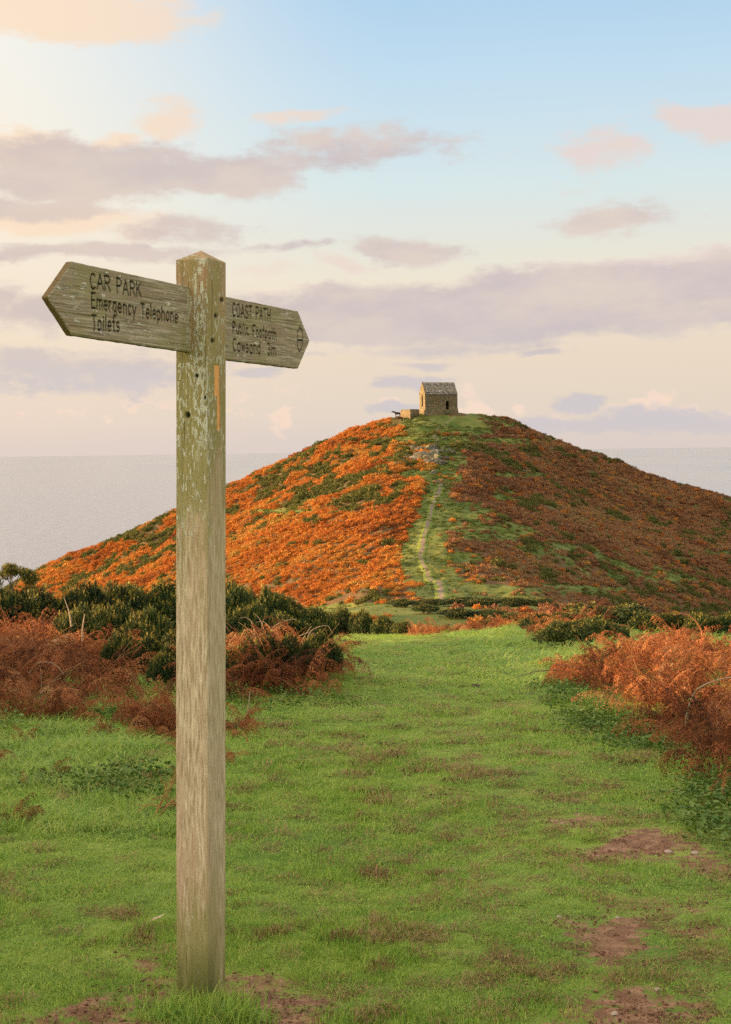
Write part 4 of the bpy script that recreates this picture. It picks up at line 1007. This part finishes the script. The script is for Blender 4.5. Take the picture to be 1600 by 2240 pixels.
def mat_board():
    m, n = material('weathered_board_wood')
    p = n.obj_co()
    gx = n.scl(p, (.045, 1, 1)); s3 = n.n('ShaderNodeSeparateXYZ', None, _0=p)
    g1 = n.noise(gx, 170, 5, .65, .6); g2 = n.noise(n.scl(p, (.10, 1, 1)), 34, 5, .6, 1.2); big = n.noise(n.scl(p, (.5, 1, 1)), 10, 4, .6)
    c = n.mix(n.ss(g1, .35, .65), (.235, .185, .13), (.50, .42, .31))
    c = n.mix(n.ss(g2, .42, .62), c, (.33, .25, .17))
    c = n.mix(n.m('MULTIPLY', n.ss(big, .48, .64), .5), c, (.30, .28, .11))
    fl = n.noise(n.scl(p, (.22, 1, 1)), 120, 3, .55)
    fm = n.ss(n.m('ADD', fl, n.m('MULTIPLY', n.m('SUBTRACT', n.noise(p, 16, 3, .5), .5), .34)), .60, .66)
    c = n.mix(n.m('MULTIPLY', fm, .9), c, (.64, .60, .50))
    le = n.attr('lichen')
    lc = n.ss(n.m('ADD', le, n.m('MULTIPLY', n.m('SUBTRACT', n.noise(n.scl(p, (.5, 1, 1)), 60, 5, .65), .5), 1.6)), .45, .6)
    c = n.mix(n.m('MULTIPLY', lc, .85), c, (.50, .46, .31))
    cr = n.ss(n.noise(n.scl(p, (.03, 1, 1)), 210, 3, .6), .34, .28)
    c = n.mix(n.m('MULTIPLY', cr, .75), c, (.06, .05, .035))
    c = n.mix(n.m('MULTIPLY', n.attr('top'), .7), c, (.12, .13, .04))
    c = n.mix(n.attr('edge'), c, n.mix(g1, (.11, .075, .035), (.26, .17, .08)))
    c = n.mix(n.attr('dark'), c, (.036, .031, .023))
    n.out(c, .9, .12, n.bump(n.m('ADD', n.m('ADD', g1, fm), n.m('MULTIPLY', cr, -1.2)), .8, .003))
    return m
MB = mat_board()
def board(outline_top, outline_bot, s_root, strokes, gw, thick, label, inner):
    """front face as a fine grid between the top and bottom outlines, routed letters sunk into it"""
    T_ = np.array(sorted(outline_top)); B_ = np.array(sorted(outline_bot))
    s0, s1 = T_[0, 0], T_[-1, 0]; nu, nv = 560, 150
    S_ = np.linspace(s0, s1, nu)
    zt = np.interp(S_, T_[:, 0], T_[:, 1]) + .0012 * (vn(S_ * 60, S_ * 0, 5) - .5); zb = np.interp(S_, B_[:, 0], B_[:, 1]) + .0012 * (vn(S_ * 60, S_ * 0, 6) - .5)
    q = np.linspace(0, 1, nv)
    SS = S_[:, None] + 0 * q; ZZ_ = zb[:, None] + (zt - zb)[:, None] * q
    d_ = sdf(SS, ZZ_, strokes) + .0010 * (vn(SS * 260, ZZ_ * 260, 8) - .5)
    groove = sstep(gw, gw * .35, d_)
    dep = -.0045 * groove - .0011 * sstep(.5, .85, vn(SS * 14, ZZ_ * 420, 9)) - .0022 * sstep(.55, .9, vn(SS * 7, ZZ_ * 160, 12)) * sstep(.5, .7, vn(SS * 9, ZZ_ * 20, 15))
    edge_r = np.minimum(np.minimum(q, 1 - q)[None] * (zt - zb)[:, None], 1)
    dep = dep - .003 * sstep(.004, 0, edge_r)
    Pf = P0[None, None] + U * SS[..., None]; Pf = Pf + NV * dep[..., None]; Pf[..., 2] = ZZ_
    Pk = P0[None, None] + U * SS[..., None] - NV * thick; Pk[..., 2] = ZZ_
    nV = nu * nv; i_ = np.arange(nV).reshape(nu, nv)
    f1 = np.stack([i_[:-1, :-1], i_[1:, :-1], i_[1:, 1:], i_[:-1, 1:]], -1).reshape(-1, 4)
    f2 = (f1[:, ::-1] + nV)
    rim = np.concatenate([i_[:, 0], i_[-1, 1:], i_[::-1, -1][1:], i_[0, ::-1][1:-1]])
    # separate rim vertices so the edge stays crisp
    Vall = np.concatenate([Pf.reshape(-1, 3), Pk.reshape(-1, 3)]); Vr = np.concatenate([Vall[rim], Vall[rim + nV]]); nR = len(rim)
    r0 = np.arange(nR) + 2 * nV; r1 = np.roll(r0, -1)
    f3 = np.stack([r0, r0 + nR, r1 + nR, r1], -1)
    V = np.concatenate([Vall, Vr]) - P0
    # object frame: x along the board, y = thickness, z up
    Rm = np.stack([U, -NV, [0, 0, 1]]); Vl = V @ Rm.T
    z0 = np.zeros(nV); ed = np.concatenate([z0, z0, np.ones(2 * nR)])
    dk = np.concatenate([groove.ravel(), z0, np.zeros(2 * nR)])
    dist = np.abs(SS - s_root); lic = sstep(.11, 0, dist) * inner * .75
    lic = np.concatenate([lic.ravel(), z0, np.zeros(2 * nR)])
    tp = np.concatenate([sstep(.006, 0, edge_r * np.where(q > .5, 1, 5)[None]).ravel() * .7, z0, np.zeros(2 * nR)])
    o = obj('finger_board', np_mesh('finger_board', Vl, np.concatenate([f1, f2, f3]), [MB], False, {'edge': ed, 'dark': dk, 'lichen': lic, 'top': tp}))
    o.matrix_world = Matrix.Translation(P0) @ Matrix((Vector(U), Vector(-NV), Vector((0, 0, 1)))).transposed().to_4x4()
    mw = o.matrix_world.copy(); o.parent = root; o.matrix_parent_inverse = root.matrix_world.inverted(); o.matrix_world = mw
    o['label'] = label
    return o
def tb(txt, p0, p1, p_cap):
    """text from pixel p0 (baseline start) to p1 (baseline end); p_cap = pixel of the cap height at the start"""
    a0 = bh(*p0); a1 = bh(*p1); c_ = bh(*p_cap); return text_strokes(txt, a0[0], a1[0], a0[1], a1[1], c_[1] - a0[1])
stL = tb('CAR PARK', (198, 630), (311, 650), (198, 597)) + tb('Emergency Telephone', (201, 673), (391, 707), (201, 641)) + tb('Toilets', (203, 721), (263, 727), (203, 688))
stR = tb('COAST PATH', (509, 692), (593, 704), (509, 664)) + tb('Public Footpath', (510, 728), (606, 743), (510, 704)) + tb('Cawsand  3m', (510, 767), (605, 779), (510, 740))
# acorn waymark: pointed nut below, domed cup above
ac = [bh(*q) for q in [(651.5, 744), (651.5, 735), (653, 724), (657.5, 716.5), (661.5, 722), (663.5, 734), (663.5, 745)]]
ac2 = [bh(*q) for q in [(651.5, 744), (651.5, 756), (653, 764), (656, 770), (660, 763), (663, 754), (663.5, 745)]]
stR += [ac, ac2, [ac[0], ac[-1]], [bh(657.5, 716.5), bh(657, 712)]]
tipL = bh(107, 650); tL = bh(160, 572); bL = bh(160, 733); rL = bh(426, 630); rLb = bh(426, 772)
tipR = bh(678, 746); tR = bh(653, 681); bR = bh(653, 806); rR = bh(494, 648); rRb = bh(494, 786)
board([(tipL[0], tipL[1] + .002), tL, (.0, rL[1])], [(tipL[0], tipL[1] - .002), bL, (.0, rLb[1])], rL[0], stL, .0038, .020, 'left board routed CAR PARK Emergency Telephone Toilets', 1.0)
board([(tipR[0], tipR[1] + .002), tR, (.001, rR[1])], [(tipR[0], tipR[1] - .002), bR, (.001, rRb[1])], rR[0], stR, .0037, .020, 'right board routed COAST PATH Public Footpath Cawsand 3m with acorn', .45)

# ------------------------------------------------------------------ chapel
def boolean(o, cutters):
    for c_ in cutters:
        md = o.modifiers.new('b', 'BOOLEAN'); md.operation = 'DIFFERENCE'; md.solver = 'EXACT'; md.object = c_
    dg = bpy.context.evaluated_depsgraph_get()
    me = bpy.data.meshes.new_from_object(o.evaluated_get(dg)); o.modifiers.clear(); o.data = me
    for c_ in cutters: bpy.data.objects.remove(c_)
def prism(name, poly, axis, a0, a1, mats=(), parent=None):
    """extrude poly (list of 2D) along axis 0=x or 1=y from a0 to a1"""
    bm = bmesh.new(); k = len(poly)
    mk = (lambda p_, a_: (a_, p_[0], p_[1])) if axis == 0 else (lambda p_, a_: (p_[0], a_, p_[1]))
    v0 = [bm.verts.new(mk(p_, a0)) for p_ in poly]; v1 = [bm.verts.new(mk(p_, a1)) for p_ in poly]
    bm.faces.new(v0); bm.faces.new(v1[::-1])
    for i in range(k): bm.faces.new((v0[i], v1[i], v1[(i + 1) % k], v0[(i + 1) % k]))
    bmesh.ops.recalc_face_normals(bm, faces=bm.faces)
    return obj(name, bm_mesh(name, bm, mats), parent)
def mat_stone(name, c1, c2, c3):
    m, n = material(name)
    p = n.obj_co()
    b = n.n('ShaderNodeTexVoronoi', {'feature': 'F1'}, Vector=n.scl(p, (1, 1, 2.2)), Scale=2.6)
    e = n.n('ShaderNodeTexVoronoi', {'feature': 'DISTANCE_TO_EDGE'}, Vector=n.scl(p, (1, 1, 2.2)), Scale=2.6).outputs[0]
    f = n.noise(p, 1.2, 6, .65)
    c = n.mix(n.m('MULTIPLY', n.n('ShaderNodeSeparateXYZ', None, _0=b.outputs['Color']).outputs[0], 1.0), c1, c2); c = n.mix(n.ss(f, .45, .65), c, c3)
    c = n.mix(n.ss(e, .07, .0), c, tuple(v * .45 for v in c1))
    c = n.mix(n.m('MULTIPLY', n.ss(n.noise(p, 5, 4, .6), .62, .70), .7), c, (.5, .48, .42))
    n.out(c, .95, .1, n.bump(n.m('ADD', n.ss(e, 0, .12), f), .8, .08))
    return m
MST = mat_stone('chapel_stone', (.16, .12, .07), (.27, .205, .125), (.14, .14, .07))
def mat_slate():
    m, n = material('slate_roof')
    p = n.obj_co(); f = n.noise(n.scl(p, (1, 1, 1)), 1.8, 6, .65)
    br = n.n('ShaderNodeTexBrick', {'offset': .5}, Vector=n.n('ShaderNodeMapping', None, Vector=p, Rotation=(R(45), 0, 0)), Scale=2.2, Mortar__Size=.02, Color1=(.12, .10, .08, 1), Color2=(.20, .17, .135, 1), Mortar=(.05, .045, .04, 1)).outputs[0]
    c = n.mix(n.ss(f, .5, .6), br, (.12, .10, .05)); c = n.mix(n.ss(n.noise(p, 3.4, 5, .7), .55, .61), c, (.50, .46, .40))
    n.out(c, .85, .2, n.bump(f, .6, .06)); return m
MSL = mat_slate()
near = at(930.5, 900, 307); nz = T1(near[0], near[1])
PH = R(14); LL = 7.6; WW = 4.5; HE = 3.95; HR = 6.35
chz = at(930.5, 899, 307)[2]
ch = empty('chapel', (near[0], near[1], chz), PH); tag(ch, 'small ruined stone chapel with steep slate roof on the hilltop', 'chapel')
# local: x along the long wall, y away from the camera, origin at the near corner
sl = .18
outer = prism('wall', [(-.0, -3.2), (-sl * 2.2, -3.2), (-sl, 0), (0, .9), (0, HE), (WW / 2, HR), (WW, HE), (WW, .9), (WW + sl, 0), (WW + sl * 2, -3.2)][1:], 0, 0, LL, [MST], ch)
inner = prism('c', [(.75, .05), (.75, HE - .2), (WW / 2, HR - .75), (WW - .75, HE - .2), (WW - .75, .05)], 0, .75, LL - .75)
def archpoly(c_, w_, z0, z1, pointed=.6):
    k = 8; pts = [(c_ - w_ / 2, z0), (c_ + w_ / 2, z0)]; sp_ = z1 - w_ * pointed
    for i in range(k + 1):
        a_ = math.pi * i / k; pts.append((c_ + w_ / 2 * math.cos(a_), sp_ + w_ * pointed * math.sin(a_)))
    return pts
mpx = LL / 70.0
door = prism('c', archpoly((978.8 - 930.5) * mpx, .86, .30, 2.25, .5), 1, -1.2, 1.2)
slit = prism('c', archpoly((957.6 - 930.5) * mpx, .42, 1.45, 2.82, .2), 1, -1.2, 1.2)
lanc = prism('c', archpoly(WW / 2 - .1, 1.05, 1.05, 3.75, .9), 0, -1, 1.2)
lanc2 = prism('c', archpoly(WW / 2, .8, 1.2, 3.3, .9), 0, LL - 1.2, LL + 1)
inner.parent = None
for c_ in (inner, door, slit, lanc, lanc2):
    c_.parent = ch
bpy.context.view_layer.update()
boolean(outer, [inner, door, slit, lanc, lanc2])
rw = HR - HE; e1 = .16
roof = prism('roof', [(-.16, HE - .12), (WW / 2, HR + .14), (WW + .16, HE - .12), (WW + .16, HE - .30), (WW + .02, HE - .16), (WW / 2, HR + .01), (-.02, HE - .16), (-.16, HE - .30)], 0, .28, LL - .02, [MSL], ch)
cop = prism('gable_coping', [(-.05, HE - .02), (WW / 2, HR + .26), (WW + .05, HE - .02), (WW + .05, HE - .25), (WW / 2, HR + .02), (-.05, HE - .25)], 0, -.04, .275, [MST], ch)
prism('step', [((978.8 - 930.5) * mpx - .6, -.6), ((978.8 - 930.5) * mpx + .6, -.6), ((978.8 - 930.5) * mpx + .6, .28), ((978.8 - 930.5) * mpx - .6, .28)], 1, -.55, -.003, [MST], ch)
# batter at the right corner
prism('buttress', [(-.05, -3.2), (LL * 0 + .75, -3.2), (.0, .9)], 1, .05, WW - .05, [MST], ch).location = (LL + .003, 0, 0)
# low ruined enclosure wall
def wall_run(pa, pb, h_, name, label, th=.45):
    A_ = np.array(pa[:2]); B_ = np.array(pb[:2]); L_ = np.linalg.norm(B_ - A_); k = int(L_ / .25) + 2
    a_ = math.atan2(*(B_ - A_)[::-1]); V = []
    for i in range(k):
        s__ = L_ * i / (k - 1); q = A_ + (B_ - A_) * i / (k - 1); tz = pa[2] + (pb[2] - pa[2]) * i / (k - 1) + .07 * (vn(s__ * 1.7, 0, 3) - .5)
        for (dy, z_) in ((-th / 2, tz - h_ - 1.5), (-th / 2, tz), (th / 2, tz), (th / 2, tz - h_ - 1.5)): V.append((s__, dy, z_ - pa[2]))
    V = np.array(V); i_ = np.arange(4 * k).reshape(k, 4); j_ = np.roll(i_, -1, 1)
    fq = np.concatenate([np.stack([i_[:-1], j_[:-1], j_[1:], i_[1:]], -1).reshape(-1, 4), [i_[0][::-1], i_[-1]]])
    o = obj(name, np_mesh(name, V, fq, [MST]), None, (pa[0], pa[1], pa[2])); o.rotation_euler = (0, 0, a_); tag(o, label, 'wall'); return o
q0 = at(878.5, 896.3, 308.5); q1 = at(900, 895, 304.5); q2 = at(915.5, 895.2, 308)
wall_run(q0, q1, 1.0, 'stone_wall', 'sunlit orange stretch of the low stone wall left of the chapel')
wall_run(q1, q2, 1.0, 'stone_wall', 'short shaded stretch of low wall joining the chapel gable')

# ------------------------------------------------------------------ rocks
M_ROCK = mat_stone('outcrop_rock', (.12, .105, .08), (.26, .235, .19), (.10, .12, .045))
def rock_mesh(seed, sub=3, flat=.6, strat=0.0):
    bm = bmesh.new(); bmesh.ops.create_icosphere(bm, subdivisions=sub, radius=1)
    r_ = np.random.default_rng(seed); pl = r_.normal(0, 1, (9, 3)); pl /= np.linalg.norm(pl, axis=1)[:, None]; off = r_.uniform(.5, .85, 9)
    for v in bm.verts:
        c_ = np.array(v.co)
        for p_, o_ in zip(pl, off):
            d_ = c_ @ p_ - o_
            if d_ > 0: c_ = c_ - p_ * d_
        k = 1 + .16 * (float(vn(c_[0] * 3 + seed, c_[1] * 3 + c_[2] * 2, seed)) - .5)
        c_ = c_ * k
        if strat: c_[:2] *= 1 + .18 * math.sin(c_[2] * 9 + seed)
        v.co = (c_[0], c_[1], c_[2] * flat)
    return bm_mesh('rock', bm, [M_ROCK])
RM = [rock_mesh(s_, 3, f_, st_) for s_, f_, st_ in ((1, .7, 1), (2, .9, 1), (3, .55, 0), (4, 1.1, 1))]
def rock(px, py, size, k, label, group=None, name='rock', squash=1.0, d0=60, tilt=.3, raise_=.08):
    P = hit(px, py, d0); o = obj(name, RM[k % 4], None, (P[0], P[1], T1(P[0], P[1]) + size * raise_))
    o.scale = (size * rng.uniform(.8, 1.25), size, size * squash); o.rotation_euler = (rng.normal(0, tilt), rng.normal(0, tilt), rng.random() * 6.28)
    tag(o, label, 'rock', group); return o
for i, (px, py, s__) in enumerate([(905, 985, 1.0), (918, 990, 1.4), (932, 984, 1.3), (945, 990, 1.6), (955, 996, 1.5), (925, 1003, 1.8), (942, 1008, 1.7), (958, 1008, 1.3), (912, 1000, 1.2), (935, 1015, 1.2), (950, 1016, 1.2), (968, 1016, .9), (975, 1004, .8), (985, 988, .9), (978, 980, .8), (992, 995, .7), (905, 1010, .9), (893, 1005, .8), (880, 1012, .8), (870, 1018, .8), (884, 1000, .6), (965, 990, .8)]):
    side = 'sunlit left edge' if px < 915 else ('right edge' if px > 962 else 'grey middle')
    rock(px, py, s__, i, f'jagged rock in the {side} of the outcrop below the summit', f'outcrop rocks, {side}', squash=1.0)
for i, (px, py, s__, lb) in enumerate([(886, 915, 1.0, 'grey boulder beside the two ponies'), (894, 913, .7, 'smaller grey boulder right of the pony boulder'), (840, 938, .9, 'sunlit boulder on the left skyline below the ponies'), (828, 945, .7, 'boulder left of the skyline boulder'), (815, 952, .6, 'lowest boulder of the left skyline trio'), (948, 1034, .8, 'flat pale rock on grass below the outcrop'), (925, 1040, .5, 'small rock left of the flat pale rock'), (955, 1056, .6, 'orange lit rock beside the path'), (962, 1054, .4, 'little pale rock next to the orange lit rock'),
                                  (1038, 1000, .7, 'lone white rock right of the outcrop'), (1132, 1028, .8, 'white flat rock high on the shaded flank'), (1148, 1032, .5, 'small white rock right of the white flat rock'), (1120, 1024, .45, 'small white rock left of the white flat rock'), (1112, 1014, .4, 'tiny white rock above the white flat rocks'), (1234, 1036, .5, 'pale rock far out on the shaded flank'), (972, 962, .7, 'flat rock on the plateau path'), (958, 966, .5, 'small rock on the plateau path')]):
    rock(px, py, s__, i, lb, squash=.6)
# stones and clods on the lawn
M_STONE = simple('stone', (.27, .19, .135), (.50, .40, .31), 40, .8, .4, .004)
M_CLOD = simple('clod', (.05, .035, .02), (.12, .08, .045), 60, 1, .9, .01)
SM = [rock_mesh(20 + k, 2, .55) for k in range(3)]
for me in SM: me.materials.clear(); me.materials.append(M_STONE)
CM = [rock_mesh(30 + k, 3, .5) for k in range(3)]
for me in CM:
    me.materials.clear(); me.materials.append(M_CLOD)
stones = [(1230, 1803, .022, 'pale stone alone on the grass left of the upper mud'), (1462, 1865, .034, 'dark stone at the middle of the upper mud patch'), (1520, 1868, .034, 'dark reddish stone at the right of the upper mud patch'), (1225, 2010, .022, 'flat pale stone in grass above the lower mud'), (1352, 2009, .018, 'flat tan stone above the lower mud'), (1257, 2118, .02, 'tan stone left of the lower mud'), (1344, 2223, .022, 'largest stone near the bottom edge'), (1440, 2168, .018, 'round pinkish stone in the lower mud'), (592, 2106, .011, 'small white pebble right of the signpost foot')]
for i, (px, py, s__, lb) in enumerate(stones):
    P = hit(px, py); o = obj('stone', SM[i % 3], None, (P[0], P[1], T1(P[0], P[1]) + s__ * .02)); s__ *= .6; o.scale = (s__ * 1.2, s__, s__); o.rotation_euler = (0, 0, rng.random() * 6)
    tag(o, lb, 'stone', 'stones on the lawn')
for i, (px, py, s__) in enumerate([(982, 1432, .07), (990, 1428, .05), (1010, 1505, .05), (875, 1590, .05), (850, 1632, .06), (745, 1392, .06), (752, 1404, .08), (768, 1406, .07), (785, 1405, .09), (792, 1409, .08), (740, 1399, .05), (1040, 1503, .06), (960, 1563, .05), (1160, 1445, .05), (905, 1430, .05), (880, 1432, .04), (1185, 1738, .04), (775, 1398, .05)]):
    P = hit(px, py); o = obj('clod', CM[i % 3], None, (P[0], P[1], T1(P[0], P[1]) + s__ * .15)); o.scale = (s__ * 1.5, s__, s__ * .8); o.rotation_euler = (0, 0, rng.random() * 6)
    wq_ = 'in the cluster at the left of the far lawn' if px < 800 else ('alone on the far open lawn' if py < 1450 else 'on the middle lawn')
    tag(o, 'dark clod of dung ' + wq_, 'clod', 'dung clods ' + wq_)
# feather / twig on the grass left of the post
P = hit(345, 2032); lf = obj('dead_leaf', np_mesh('dead_leaf', [(-.03, 0, .012), (-.01, .006, .022), (.012, .005, .03), (.03, 0, .04), (.01, -.007, .026), (-.012, -.006, .018), (0, 0, .019)], [[0, 5, 6], [5, 4, 6], [4, 3, 6], [3, 2, 6], [2, 1, 6], [1, 0, 6]], [M_STEM]), None, (P[0], P[1], T1(P[0], P[1]) + .015))
tag(lf, 'pale curled dead leaf on the grass left of the signpost', 'leaf')

# ------------------------------------------------------------------ ponies
M_PONY = simple('pony_coat_dark', (.035, .022, .016), (.06, .035, .022), 8)
M_PONY2 = simple('pony_coat_brown', (.06, .028, .015), (.09, .04, .02), 8)
M_MANE = simple('pony_mane', (.015, .011, .009), (.03, .02, .015), 20)
def pony(P, rz, mat, label, graze):
    root = empty('pony', P, rz); root.scale = (1.12, 1.12, 1.12); tag(root, label, 'pony')
    bm = bmesh.new(); sk = bm.verts.layers.skin.verify(); vs = []
    def V(x, y, z, r_, pr=None):
        v = bm.verts.new((x, y, z)); v[sk].radius = (r_, r_)
        if pr is not None: bm.edges.new((pr, v))
        return v
    pel = V(-.45, 0, 1.0, .23); rump = V(-.68, 0, .98, .17, pel); tail0 = rump
    mid = V(-.1, 0, .95, .26, pel); ches = V(.32, 0, .98, .25, mid); neck0 = V(.52, 0, 1.1, .17, ches)
    if graze: nk = V(.78, 0, .85, .12, neck0); hd = V(.95, 0, .62, .11, nk); mz = V(1.06, 0, .36, .07, hd)
    else: nk = V(.75, 0, 1.24, .12, neck0); hd = V(.95, 0, 1.30, .11, nk); mz = V(1.22, 0, 1.12, .07, hd)
    for s_ in (-1, 1):
        a0 = V(-.56, .13 * s_, .80, .13, pel); a1 = V(-.46, .14 * s_, .62, .10, a0); a2 = V(-.62, .14 * s_, .42, .06, a1); a3 = V(-.58, .14 * s_, .12, .042, a2); V(-.55, .14 * s_, .0, .055, a3)
        b0 = V(.34, .13 * s_, .74, .11, ches); b1 = V(.34, .14 * s_, .44, .06, b0); b2 = V(.35, .14 * s_, .12, .042, b1); V(.37, .14 * s_, 0, .055, b2)
        V(hd.co.x - .04, .07 * s_, hd.co.z + .17, .03, hd)
    pel[sk].use_root = True
    o = obj('body', bm_mesh('body', bm, [mat]), root)
    o.modifiers.new('s', 'SKIN').use_smooth_shade = True; o.modifiers.new('u', 'SUBSURF').levels = 1
    v, f_ = tube([(-.82, 0, 1.02), (-.92, 0, .9), (-.95, 0, .65), (-.93, 0, .4)], .05, .07, 7); obj('tail', np_mesh('tail', v, f_, [M_MANE], True), root)
    nkx = [(.5, 0, 1.3), (.66, 0, 1.30 if not graze else 1.12), (.82, 0, 1.42 if not graze else .92)]
    v, f_ = tube(nkx, .05, .04, 6); obj('mane', np_mesh('mane', v, f_, [M_MANE], True), root)
    return root
q = hit(870, 916, 60); q[2] = T1(q[0], q[1]); pony(q, R(188), M_PONY, 'dark pony standing on the skyline left of the chapel, facing left', False)
q = hit(875, 925.5, 60); q[2] = T1(q[0], q[1]); pony(q, R(172), M_PONY2, 'brown pony grazing in front of the dark pony', True)
print('chapel gap', [round(chz - T1(near[0] + math.cos(PH) * a_ - math.sin(PH) * b_, near[1] + math.sin(PH) * a_ + math.cos(PH) * b_), 2) for a_, b_ in ((0, 0), (LL, 0), (0, WW), (LL, WW))])
